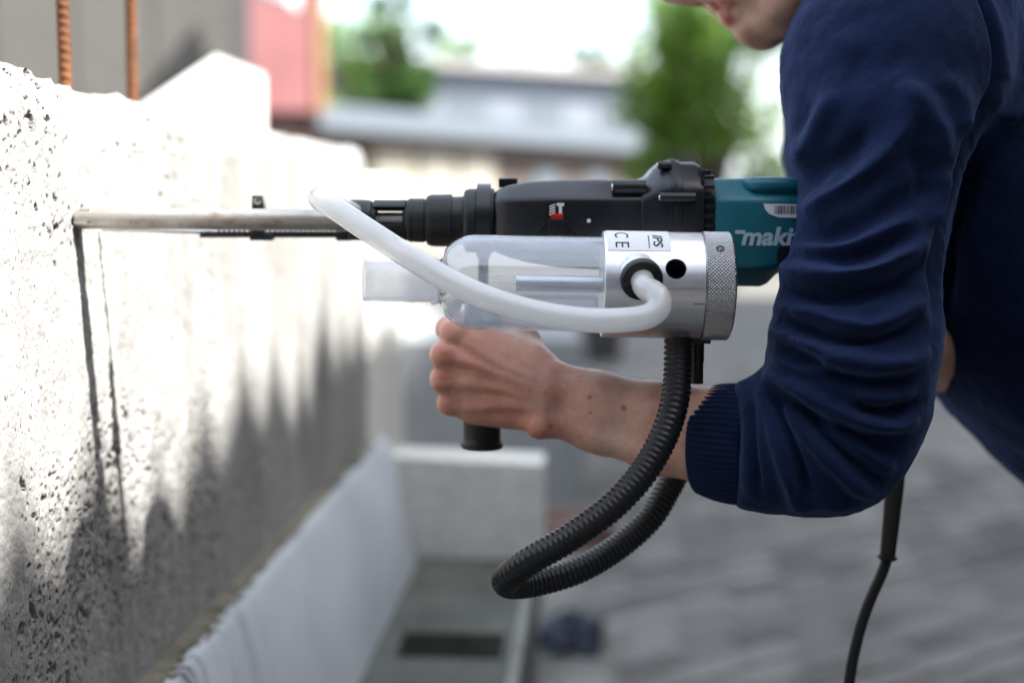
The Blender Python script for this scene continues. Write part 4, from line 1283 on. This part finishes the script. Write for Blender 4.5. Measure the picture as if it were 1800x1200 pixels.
obj('pinhole_shade', lathe(on_head(1255, th, ppx(94.2, EY)), nrm(on_head(1255, th, 1) - on_head(1255, th, 0)), [(0, ppx(7.5, EY)), (0.0005, ppx(7, EY)), (0.0005, ppx(4.5, EY)), (0.0001, ppx(4, EY)), (0.0001, 0)], 20), M['hole'], kr)  # raised dark disc painted in for the shade of a pinhole
# engraved tick lines
obj('scribe_mark', join(box_vf(on_head(1219, -0.28, ppx(93.6, EY)), (ppx(19, EY), 0.0003, 0.0005))), M['ink'], head, smooth=False)
# hose nipple on the head, black seal ring
nd = nrm(np.array([0.10, -1, -0.32]))
n0 = P(1121, 477, 0.944)
nip = obj('hose_nipple', lathe(n0, nd, [(-0.004, ppx(30, EY)), (0.0, ppx(33, EY)), (0.010, ppx(33, EY)), (0.0105, ppx(31, EY))], 40), M['alu'], ext)
obj('seal_ring', lathe(n0 + nd * 0.0108, nd, [(0, ppx(34.5, EY)), (0.0015, ppx(36, EY)), (0.0055, ppx(36, EY)), (0.007, ppx(34, EY)), (0.0072, ppx(20, EY)), (0.0, ppx(20, EY))], 40, closed=True), M['rubber'], nip)
obj('spigot', lathe(n0 + nd * 0.008, nd, [(0, ppx(13, EY)), (0.022, ppx(13, EY)), (0.022, ppx(9, EY)), (0, ppx(9, EY))], 28, closed=True), M['steel'], nip)
# CE / maker's sticker, bent round the head
def bend(px0, th0, pts, lift):
    R = ppx(93.5, EY)
    up = nrm(np.array([0, 0, 1.0]) - exd * exd[2]); fr = np.array([0, -1.0, 0]); out = []
    for x, y, z in pts:
        a = th0 + y / R
        out.append(ex0 + exd * (ea(px0) + x) + (R + lift + z) * (math.cos(a) * fr + math.sin(a) * up))
    return np.array(out)
th0, th1 = math.asin(62 / 93.5), math.radians(150)
R_ = ppx(93.5, EY)
nn = 24; pts = []; f = []
for i in range(nn + 1):
    y = (th1 - th0) * R_ * i / nn
    for x in (0, ppx(108, EY)):
        for z in (0, 0.00015): pts.append((x, y, z))
for i in range(nn):
    b = i * 4
    f += [(b + 1, b + 3, b + 7, b + 5), (b, b + 4, b + 6, b + 2), (b, b + 1, b + 5, b + 4), (b + 2, b + 6, b + 7, b + 3)]
f += [(0, 2, 3, 1), (nn * 4, nn * 4 + 1, nn * 4 + 3, nn * 4 + 2)]
stk = obj('sticker', (bend(1063, th0, pts, 0.0001), f), M['white'], head)
def stick_text(s, w, h, px, y_off, **k):
    v, f = text_mesh(s, w, h, ext=0.0001, **k)
    # letters stand with their tops to the right, reading runs down over the curve
    q = [(a[1], y_off - a[0], a[2]) for a in v]
    obj('lettering', (bend(px, th0, q, 0.0003), f), M['ink'], stk, smooth=False)
stick_text('C E', 0.019, ppx(24, EY), 1076, 0.0215, bold=0.0)
stick_text('IPS', 0.0145, ppx(17, EY), 1141, 0.0175, bold=0.02, shear=0.2)
stick_text('------', 0.0145, ppx(2.0, EY), 1133, 0.0170)
# clear suction hose from the nipple to the suction head
ch = [n0 + nd * 0.018, n0 + nd * 0.030, P(1155, 520, 0.905), P(1158, 540, 0.900), P(1140, 555, 0.897), P(1100, 562, 0.895), P(1040, 563, 0.895), P(960, 553, 0.897), P(880, 532, 0.90), P(800, 499, 0.91), P(720, 452, 0.925), P(650, 407, 0.945), P(595, 370, 0.968), P(566, 352, 0.99), P(562, 349, 1.010), P(574, 353, 1.028), P(600, 366, 1.042), P(622, 377, 1.050)]
pth, L = spline(ch, 200)
ro = 0.0079
tv1, tf1 = sweep(pth, ro, 28, False); tv2, tf2 = sweep(pth, ro * 0.68, 28, False)
obj('suction_tube', join((tv1, tf1), (tv2, [q[::-1] for q in tf2])), M['tube'], ext, sharp=None)
# clamp stub under the ring
st = obj('clamp_stub', lathe(P(1226, 596, EY + 0.012), (0, 0, -1), [(0, 0.0062), (0.002, 0.0062), (0.0021, 0.0048), (0.016, 0.0048), (0.0161, 0.0044), (0.031, 0.0044), (0.031, 0)], 28), M['rubber'], ext)
obj('clamp_plate', box_vf(P(1229, 597, EY + 0.008), (0.014, 0.018, 0.004), 0.0008), M['rubber'], ext)

# ribbed vacuum hose
vh = [P(1192, 576, EY - 0.002), P(1192, 610, EY - 0.003), P(1191, 660, EY - 0.008), P(1184, 715, 0.957), P(1163, 775, 0.950), P(1125, 838, 0.945), P(1070, 895, 0.942), P(1000, 945, 0.942), P(935, 983, 0.946), P(897, 1010, 0.956), P(889, 1022, 0.972), P(905, 1028, 0.990), P(950, 1022, 1.003), P(1020, 1000, 1.015), P(1090, 958, 1.03), P(1145, 908, 1.04), P(1176, 856, 1.05), P(1212, 800, 1.065), P(1290, 762, 1.09), P(1400, 730, 1.12), P(1520, 660, 1.17), P(1640, 570, 1.27), P(1780, 520, 1.44), P(1960, 620, 1.60)]
e = vh[-1]
vh += [np.array([e[0] + 0.25, e[1] + 0.15, 0.55]), np.array([e[0] + 0.42, e[1] + 0.2, 0.14]), np.array([e[0] + 0.62, e[1] + 0.12, 0.016]), np.array([e[0] + 1.1, e[1] - 0.3, 0.013]), np.array([e[0] + 1.3, e[1] - 0.9, 0.013])]
pitch = 0.0040
_, L = spline(vh, 50)
n = int(L / pitch * 6)
pth, L = spline(vh, n)
s = np.linspace(0, L, n)
cut = np.searchsorted(s, 1.55)
ph = (s / pitch) % 1
prof = np.where(ph < 0.62, 1.0, 0.0)
prof = np.convolve(prof, [0.25, 0.5, 0.25], 'same')
rb = 0.0089 + 0.0011 * prof
rb[:4] = 0.010
obj('vacuum_hose', sweep(pth, rb, 28), M['hose'], None, sharp=None, label='black ribbed vacuum hose looping below the forearm from the collector', cat='hose')
# ------------------------------------------------------------------ the person
def hand_fore():
    """front hand and forearm, back of the hand to the camera"""
    g = SDF(P(720, 900, 0.90), P(1420, 480, 1.17), 0.0016)
    k = 0.010
    g.chain([(1390, 745, 0.985, 66), (1290, 738, 0.993, 58), (1160, 724, 1.010, 49), (1050, 698, 1.022, 43), (985, 676, 1.028, 38)], k)
    g.chain([(1390, 800, 0.985, 72), (1290, 798, 0.993, 66), (1160, 776, 1.010, 54), (1050, 748, 1.022, 45), (968, 728, 1.028, 38)], k)
    g.ball((948, 744, 1.018, 24), 0.012)
    # metacarpals fanning from the wrist to the knuckles
    mc = [((955, 660, 1.030, 33), (800, 588, 1.032, 21)), ((955, 682, 1.024, 33), (786, 626, 1.026, 22)),
          ((955, 703, 1.024, 33), (785, 668, 1.028, 21)), ((950, 722, 1.028, 31), (797, 708, 1.034, 20))]
    for a, b in mc: g.chain([a, b], 0.009)
    g.chain([(840, 640, 1.044, 52), (925, 680, 1.044, 52)], 0.014)
    g.chain([(838, 712, 1.042, 36), (930, 722, 1.040, 33)], 0.010)
    # knuckles and fingers, wrapped round the grip on the far side
    fg = [((797, 585), (785, 577), 22, 1.030), ((781, 626), (776, 622), 23, 1.024), ((780, 668), (776, 665), 22.5, 1.026), ((791, 708), (786, 708), 21, 1.032)]
    for i, (m0, p0, r, Y) in enumerate(fg):
        g.ball((m0[0], m0[1], Y, r), 0.005)
        k2 = 0.0028
        pts = [(m0[0], m0[1], Y, r), (p0[0] + 2, p0[1], Y + 0.024, r * 0.94), (p0[0] + 8, p0[1] + 2, Y + 0.046, r * 0.90), (p0[0] + 48, p0[1] + 4, Y + 0.066, r * 0.80), (p0[0] + 88, p0[1] + 6, Y + 0.058, r * 0.66)]
        g.chain(pts, k2)
    # thumb over the web, behind the grip
    g.chain([(945, 655, 1.040, 36), (915, 606, 1.062, 33), (880, 576, 1.088, 25), (838, 566, 1.104, 21), (800, 570, 1.106, 17)], 0.009)
    g.chain([(930, 640, 1.040, 34), (860, 600, 1.046, 28)], 0.012)
    g.cutplane(P(1385, 770, 0.985), np.array([1.0, 0, 0]))
    v, f = g.mesh(2)
    lines = [
        # tendons
        ([(945, 668), (880, 640), (800, 594)], 0.0011, 8), ([(945, 684), (870, 655), (790, 628)], 0.0014, 8),
        ([(940, 700), (870, 684), (790, 668)], 0.0013, 8), ([(935, 716), (880, 712), (832, 716), (795, 712)], 0.0018, 9),
        # hollows between them
        ([(890, 660), (830, 622), (800, 606)], -0.0014, 10), ([(890, 676), (830, 654), (795, 647)], -0.0018, 10),
        ([(905, 697), (860, 694), (800, 690)], -0.0022, 9), ([(930, 735), (880, 728), (850, 728)], -0.0012, 9),
        # folds over the bent knuckles
        ([(772, 640), (800, 646), (830, 650)], -0.0014, 6), ([(770, 686), (800, 690)], -0.0016, 6), ([(780, 600), (810, 606)], -0.0014, 6),
        ([(768, 664), (782, 668), (796, 666)], -0.0008, 3.2), ([(772, 622), (790, 626)], -0.0006, 3.2),
        # wrist and forearm
        ([(930, 742), (942, 752), (962, 758)], 0.0022, 14), ([(975, 700), (980, 730)], -0.0012, 16),
        ([(1000, 745), (1060, 755), (1150, 780), (1260, 812)], -0.0016, 16), ([(1000, 690), (1100, 720), (1250, 745)], 0.0012, 28),
        ([(925, 760), (935, 742)], -0.0014, 7), ([(985, 655), (1100, 690)], 0.0008, 14)]
    v = sculpt(v, f, lines)
    n = vnormals(v, f)
    v = v + n * (0.0009 * fbm(v[:, 0] * 70, v[:, 1] * 70, v[:, 2] * 70, 2, 3))[:, None]
    return v, f
def rear_hand():
    g = SDF(P(1480, 800, 1.0), P(1990, 420, 1.52), 0.0026)
    g.chain([(1612, 600, 1.095, 46), (1660, 624, 1.18, 60), (1740, 612, 1.31, 70), (1840, 590, 1.42, 78)], 0.012)
    for i, y in enumerate((545, 582, 620, 655)):
        g.chain([(1618, 590, 1.085, 34), (1612, y, 1.098, 24)], 0.008)
        g.chain([(1612, y, 1.098, 22), (1575, y, 1.108, 20), (1540, y + 2, 1.09, 19), (1535, y + 3, 1.055, 18), (1560, y + 3, 1.032, 16)], 0.003)
    g.chain([(1612, 560, 1.06, 32), (1588, 530, 1.025, 24), (1545, 520, 1.02, 21)], 0.008)
    return g.mesh(2)
FY = 1.135
def head():
    g = SDF(P(980, 130, 0.96), P(1700, -520, 1.33), 0.0030)
    k = 0.012
    px = ppx
    # skull and brow
    g.cone(P(1222, -180, FY), P(1290, -190, FY), px(148, FY), px(158, FY), 0.02)
    g.cone(P(1180, -128, FY), P(1210, -105, FY), px(104, FY), px(108, FY), 0.02)
    # cheeks, jaw, chin
    for s in (-1, 1):
        g.chain([(1340, 36, FY + s * 0.006, 36), (1372, 12, FY + s * 0.030, 40), (1425, -70, FY + s * 0.050, 44), (1390, -150, FY + s * 0.055, 60)], 0.016)
        g.chain([(1290, -40, FY + s * 0.030, 52), (1240, -110, FY + s * 0.040, 70)], 0.018)
    g.chain([(1340, 40, FY, 37), (1400, -12, FY, 58), (1450, -60, FY, 85)], 0.018)
    g.chain([(1307, 8, FY, 42), (1282, -36, FY, 52), (1230, -90, FY, 75)], 0.012)
    g.cone(P(1321, 47, FY - 0.008), P(1321, 47, FY + 0.008), px(22, FY), px(22, FY), 0.008)
    # neck
    g.chain([(1440, -90, FY + 0.005, 120), (1540, -30, 1.15, 128), (1600, 20, 1.17, 130)], 0.02)
    # nose
    g.chain([(1168, -100, FY, 20), (1205, -40, FY, 19), (1221, -9, FY, 17.5)], 0.006)
    for s in (-1, 1):
        g.ball((1240, -14, FY + s * 0.012, 15), 0.006)
    for s in (-1, 1):
        g.ball((1236, 3, FY + s * 0.0065, 7), 0.004, sub=True)
    # lips
    g.chain([(1276, -6, FY - 0.024, 7), (1264, 8, FY - 0.010, 11), (1261, 11, FY, 12), (1264, 8, FY + 0.010, 11), (1276, -6, FY + 0.024, 7)], 0.004)
    g.chain([(1286, 6, FY - 0.022, 8), (1282, 26, FY - 0.010, 14), (1281, 30, FY, 15), (1282, 26, FY + 0.010, 14), (1286, 6, FY + 0.022, 8)], 0.004)
    # ear
    for s in (-1, 1):
        g.chain([(1340, -190, FY + s * 0.078, 26), (1362, -130, FY + s * 0.075, 16)], 0.006)
    v, f = g.mesh(2)
    lines = [([(1250, 6), (1266, 19), (1276, 22), (1290, 14)], -0.0026, 4.0), ([(1292, 46), (1302, 36), (1314, 20)], -0.0014, 9), ([(1262, -24), (1290, -8), (1302, 8)], -0.0016, 9),
             ([(1370, 30), (1340, 10), (1310, -30)], 0.001, 18)]
    return sculpt(v, f, lines), f
parts_ = []
hf_v, hf_f = hand_fore()
rh_v, rh_f = rear_hand()
hd_v, hd_f = head()
# one skin: the two arms meet the head through the trunk under the clothes
tg = SDF((0.05, 0.86, 0.55), (0.95, 1.62, 1.42), 0.012)
tg.chain([(1560, 0, 1.17, 110), (1640, 130, 1.20, 190), (1900, 470, 1.24, 200), (2150, 780, 1.26, 200)], 0.05)
tg.chain([(1600, 90, 1.10, 100), (1530, 330, 1.03, 80), (1490, 640, 0.985, 72), (1455, 772, 0.975, 76), (1385, 772, 0.984, 84)], 0.03)
tg.chain([(1640, 120, 1.33, 110), (1760, 350, 1.40, 95), (1890, 580, 1.46, 84), (1835, 590, 1.415, 76)], 0.03)
tr_v, tr_f = tg.mesh(1)
allv = []; allf = []; off = 0
for v, f in ((hf_v, hf_f), (rh_v, rh_f), (hd_v, hd_f), (tr_v, tr_f)):
    allv.append(v); allf.append(f + off); off += len(v)
allv = np.vstack(allv); allf = np.vstack(allf)
pme = mesh_np('person', allv, allf, True)
person = link('person', pme, M['skin'], None, label='person in a navy sweater bent over, pressing the drill into the wall', cat='person')
qx, qy = project(allv)
def set_attr(name, val):
    a = pme.attributes.new(name, 'FLOAT', 'POINT'); a.data.foreach_set('value', np.clip(val, 0, 1).astype(np.float32))
nv = np.arange(len(allv)); ishand = nv < len(hf_v); ishead = (nv >= len(hf_v) + len(rh_v)) & (nv < len(hf_v) + len(rh_v) + len(hd_v))
red = np.zeros(len(allv))
for (x, y, r, s) in ((775, 622, 26, 0.55), (775, 665, 24, 0.6), (785, 575, 24, 0.45), (785, 708, 24, 0.5), (938, 750, 34, 0.42), (830, 625, 46, 0.30), (870, 690, 60, 0.25), (900, 735, 40, 0.3)):
    red = np.maximum(red, s * np.exp(-((qx - x) ** 2 + (qy - y) ** 2) / (r * r)))
red = np.where(ishand, red, 0)
red = np.where(ishead, 0.35 * np.exp(-((qx - 1222) ** 2 + (qy + 5) ** 2) / 30 ** 2), red)
set_attr('red', red)
mole = np.zeros(len(allv))
for (x, y, r) in ((1037, 698, 3.6), (1096, 717, 4.2), (1037, 725, 2.6), (969, 749, 3.2)):
    mole = np.maximum(mole, 0.8 * np.exp(-((qx - x) ** 2 + (qy - y) ** 2) / (r * r)))
set_attr('mole', np.where(ishand, mole, 0))
def blob(pts, r, amp=1.0):
    o = np.zeros(len(allv))
    d, _ = seg_dist(qx, qy, pts)
    return amp * np.clip(1.25 - np.abs(d) / r, 0, 1)
lip = np.maximum(blob([(1255, 8), (1262, 14), (1272, 4)], 8), blob([(1270, 30), (1282, 40), (1280, 24), (1286, 8)], 9))
set_attr('lip', np.where(ishead, lip * 0.85, 0))
stub = np.maximum(blob([(1320, 66), (1350, 50), (1400, 10), (1430, -60)], 34, 0.55), blob([(1310, 40), (1330, 20)], 16, 0.3))
stub = np.maximum(stub, blob([(1250, -6), (1275, -22)], 9, 0.35))
set_attr('stubble', np.where(ishead, stub * (1 - np.clip(lip, 0, 1)), 0))

# hair cap, off the top of the picture
hg = SDF(P(930, 60, 0.96), P(1520, -560, 1.33), 0.006)
hg.cone(P(1228, -198, FY), P(1302, -205, FY), ppx(150, FY), ppx(162, FY), 0.02)
hg.chain([(1340, -190, FY, 150), (1420, -150, FY, 120)], 0.02)
hg.cutplane(P(1180, -150, FY), nrm(np.array([-0.60, 0, -0.80])))
v, f = hg.mesh(1)
n = vnormals(v, f); v = v + n * (0.008 * fbm(v[:, 0] * 30, v[:, 1] * 90, v[:, 2] * 30, 3, 5))[:, None]
link('hair', mesh_np('hair', v, f, True), M['hair'], person)

# fine hairs on the forearm -------------------------------------------------
def arm_hair():
    n = vnormals(hf_v, hf_f)
    px, py = project(hf_v)
    ok = np.where((px > 985) & (px < 1290))[0]
    pick = RNG.choice(ok, 1500)
    V = []; F = []
    for i in pick:
        p = hf_v[i]; nn = n[i]
        t = np.array([0.75, 0, -0.35]) + RNG.normal(0, 0.22, 3); t = nrm(t - nn * (t @ nn) * 0.8 + nn * 0.30)
        L = RNG.uniform(0.004, 0.010); w = nrm(np.cross(t, RNG.normal(size=3))) * 0.000035
        b = len(V)
        m = p + t * L * 0.5 + nn * L * 0.06; e = p + t * L - nn * L * 0.02
        V += [p - w, p + w, m + w * 0.8, m - w * 0.8, e]
        F += [(b, b + 1, b + 2, b + 3), (b + 3, b + 2, b + 4)]
    return np.array(V), F
vf = arm_hair()
link('arm_hair', mesh_np('arm_hair', vf[0], vf[1], False), mat('arm_hair', (0.07, 0.035, 0.02), 0.6), person, kind='stuff')

# sweater ------------------------------------------------------------------
def sweater():
    g = SDF((0.11, 0.84, 0.52), (1.06, 1.66, 1.46), 0.0040)
    k = 0.03
    # trunk: wide, leaning forward
    for Y, s in ((1.165, 1.0), (1.235, 1.06), (1.305, 1.0)):
        g.chain([(1640, 118, Y, 200 * s), (1662, 225, Y, 232 * s), (1838, 424, Y, 262 * s), (1971, 573, Y, 266 * s), (2137, 760, Y + 0.01, 262 * s)], 0.05)
    g.chain([(1565, 0, 1.17, 140), (1640, 90, 1.19, 165)], 0.03)
    # near sleeve: shoulder, upper arm, elbow, forearm
    g.chain([(1600, 50, 1.075, 185), (1568, 130, 1.045, 176), (1548, 250, 1.015, 155)], 0.03)
    g.chain([(1554, 250, 1.015, 150), (1545, 360, 0.997, 122), (1528, 460, 0.985, 126), (1508, 560, 0.975, 134), (1494, 660, 0.970, 134), (1492, 715, 0.968, 128)], 0.02)
    g.chain([(1492, 715, 0.968, 126), (1462, 772, 0.967, 126), (1400, 780, 0.975, 119), (1352, 782, 0.982, 113), (1316, 782, 0.988, 104), (1290, 780, 0.990, 90)], 0.014)
    # far sleeve
    g.chain([(1650, 110, 1.34, 150), (1770, 340, 1.41, 125), (1890, 575, 1.47, 112), (1815, 592, 1.39, 98)], 0.03)
    g.cutplane(P(1288, 782, 0.986), np.array([-1.0, 0, 0.0]))
    v, f = g.mesh(2)
    v, f = quadsub(v, f)
    v = relax(v, f, 0.5)
    R = [ # ridge lines read off the sleeve: (line, height, width px, skew)
        ([(1398, 372), (1430, 366), (1490, 330), (1545, 285), (1588, 232), (1605, 190)], 0.0065, 20, -0.25),
        ([(1398, 330), (1440, 300), (1490, 268), (1530, 225)], -0.0055, 20),
        ([(1393, 292), (1425, 255), (1450, 205), (1470, 165)], 0.0048, 18, -0.2),
        ([(1386, 240), (1410, 215), (1430, 170)], -0.0030, 14),
        ([(1580, 150), (1620, 188), (1650, 232), (1668, 285)], 0.0050, 22),
        ([(1600, 265), (1625, 300), (1640, 350)], -0.0045, 20),
        ([(1655, 300), (1660, 345), (1650, 400)], 0.0045, 16),
        ([(1395, 405), (1450, 415), (1520, 390), (1600, 345), (1640, 320)], -0.0060, 20),
        ([(1397, 432), (1440, 436), (1500, 424), (1560, 398), (1620, 380)], 0.0045, 18, 0.2),
        ([(1384, 446), (1440, 452), (1500, 452), (1550, 436), (1600, 408)], -0.0045, 11),
        ([(1378, 466), (1415, 482), (1470, 488), (1530, 478), (1580, 455), (1630, 420)], 0.0082, 16, 0.2),
        ([(1376, 505), (1430, 522), (1500, 520), (1580, 495), (1635, 460)], -0.0070, 18),
        ([(1370, 540), (1430, 548), (1480, 565), (1540, 570), (1600, 540), (1640, 520)], 0.0062, 16, 0.1),
        ([(1366, 560), (1420, 580), (1470, 596), (1530, 600), (1620, 570)], -0.0060, 12),
        ([(1358, 572), (1410, 598), (1470, 624), (1530, 640), (1590, 634), (1632, 610)], 0.0085, 15, 0.2),
        ([(1360, 606), (1420, 634), (1470, 655), (1530, 668), (1600, 660)], -0.0070, 13),
        ([(1352, 622), (1400, 645), (1440, 650), (1465, 638), (1490, 650)], 0.0055, 11),
        ([(1345, 652), (1400, 676), (1450, 706), (1510, 738), (1570, 746), (1612, 726)], 0.0080, 15, 0.2),
        ([(1500, 690), (1550, 700), (1610, 690)], 0.0050, 13),
        ([(1510, 716), (1560, 722), (1615, 706)], -0.0060, 11),
        ([(1360, 690), (1410, 720), (1470, 752), (1530, 768), (1590, 770)], -0.0065, 13),
        ([(1332, 686), (1352, 726), (1372, 785), (1392, 850), (1402, 895)], 0.0055, 13, 0.2),
        ([(1350, 690), (1378, 745), (1405, 810), (1425, 870)], -0.0055, 11),
        ([(1378, 705), (1420, 760), (1462, 810), (1510, 855), (1540, 872)], 0.0058, 13),
        ([(1405, 722), (1450, 770), (1500, 812), (1545, 840)], -0.0055, 11),
        ([(1440, 730), (1490, 772), (1540, 808), (1565, 822)], 0.0050, 12),
        ([(1475, 745), (1530, 785), (1575, 795)], -0.0040, 10),
        ([(1320, 700), (1322, 780), (1335, 870)], -0.0040, 8),
        ([(1400, 895), (1440, 880), (1500, 885)], 0.003, 14),
        # sleeve seam and the fold where the arm meets the trunk
        ([(1708, -40), (1745, 60), (1752, 130), (1738, 190)], -0.0038, 4.5, 0, 1), ([(1722, -40), (1758, 60), (1766, 130)], 0.0016, 8, 0, 1),
        ([(1748, 175), (1716, 270), (1686, 360), (1662, 450), (1652, 560)], -0.012, 16),
        ([(1765, 215), (1785, 195), (1815, 175)], 0.006, 10),
        ([(1660, 130), (1690, 180), (1700, 240)], 0.0030, 20),
        ([(1440, 40), (1470, 70), (1520, 90)], 0.0015, 24), ([(1480, 130), (1540, 120), (1600, 110)], -0.002, 26)]
    R = [(q[0], q[1] * 1.5) + tuple(q[2:]) for q in R]
    v = sculpt(v, f, R)
    v = relax(v, f, 0.3)
    n = vnormals(v, f)
    v = v + n * (0.0050 * fbm(v[:, 0] * 22, v[:, 1] * 22, v[:, 2] * 22, 3, 8))[:, None]
    v = v + n * (0.0007 * fbm(v[:, 0] * 160, v[:, 1] * 160, v[:, 2] * 160, 2, 18))[:, None]
    return v, f
sv, sf = sweater()
sw = link('sweater', mesh_np('sweater', sv, sf, True), M['knit'], person)
# ribbed cuff, ribs running along the arm
def cuff():
    a = P(1326, 783, 0.9855); b = P(1229, 774, 1.004)
    ax = nrm(b - a); L = np.linalg.norm(b - a)
    up = nrm(np.array([0, 0, 1.0]) - ax * ax[2]); fr = np.cross(ax, up)
    if fr[1] > 0: fr = -fr
    n1, n2 = 30, 720; V = []
    th = np.linspace(0, 2 * math.pi, n2, endpoint=False); ribs = 60
    for i in range(n1 + 8):
        if i < n1:
            t = i / (n1 - 1); ins = 0
        else:
            t = 1 - 0.02 * (i - n1); ins = 0.0035 if i > n1 else 0.0012
        r = ppx(104, 0.985) * (1 - 0.065 * t - 0.05 * t * t) + 0.0022 * math.sin(t * math.pi)
        if i == 0: r -= 0.004
        w = np.abs(np.sin(th * ribs / 2 + 0.25 * np.sin(t * 3 + th * 3))) ** 0.6
        rr = r - ins + 0.0013 * w - 0.0012 * (t > 0.97)
        el = 0.80 + 0.0 * t
        e = a + ax * L * t + 0.0
        V.append(e + rr[:, None] * (np.cos(th)[:, None] * fr * el + np.sin(th)[:, None] * up))
    V = np.array(V); m = len(V)
    I = np.arange(m - 1)[:, None] * n2; K = np.arange(n2)[None]; Lk = (K + 1) % n2
    f = np.stack([I + K, I + Lk, I + n2 + Lk, I + n2 + K], -1).reshape(-1, 4)
    return V.reshape(-1, 3), f
cv, cf = cuff()
cme = fixn(mesh_np('cuff', cv, cf, True))
link('cuff', cme, M['knit'], sw)

# trousers and shoes, out of the picture but carrying the body
tg = SDF((0.35, 0.85, 0.04), (1.35, 1.70, 1.05), 0.010)
hipz = 0.86
for s, fx in ((-1, 0.52), (1, 0.95)):
    y = 1.25 + s * 0.11
    tg.cone((0.93, y, hipz), (fx + 0.08, y + s * 0.03, 0.50), 0.105, 0.075, 0.05)
    tg.cone((fx + 0.08, y + s * 0.03, 0.50), (fx + 0.10, y + s * 0.04, 0.10), 0.072, 0.052, 0.03)
tg.cone((0.93, 1.16, 0.90), (0.93, 1.34, 0.90), 0.125, 0.125, 0.05)
tg.cone((0.84, 1.18, 1.0), (0.84, 1.32, 1.0), 0.11, 0.11, 0.05)
v, f = tg.mesh(1)
link('trousers', mesh_np('trousers', v, f, True), M['trouser'], person)
for s, fx in ((-1, 0.62), (1, 1.05)):
    y = 1.25 + s * 0.15
    g = SDF((fx - 0.26, y - 0.09, -0.02), (fx + 0.12, y + 0.09, 0.16), 0.007)
    g.cone((fx + 0.03, y, 0.055), (fx - 0.16, y, 0.042), 0.048, 0.036, 0.02); g.cone((fx, y, 0.06), (fx, y, 0.11), 0.045, 0.045, 0.02)
    g.cutplane((0, 0, 0.004), (0, 0, -1.0))
    v, f = g.mesh(1)
    link('shoe', mesh_np('shoe', v, f, True), M['leather'], person)
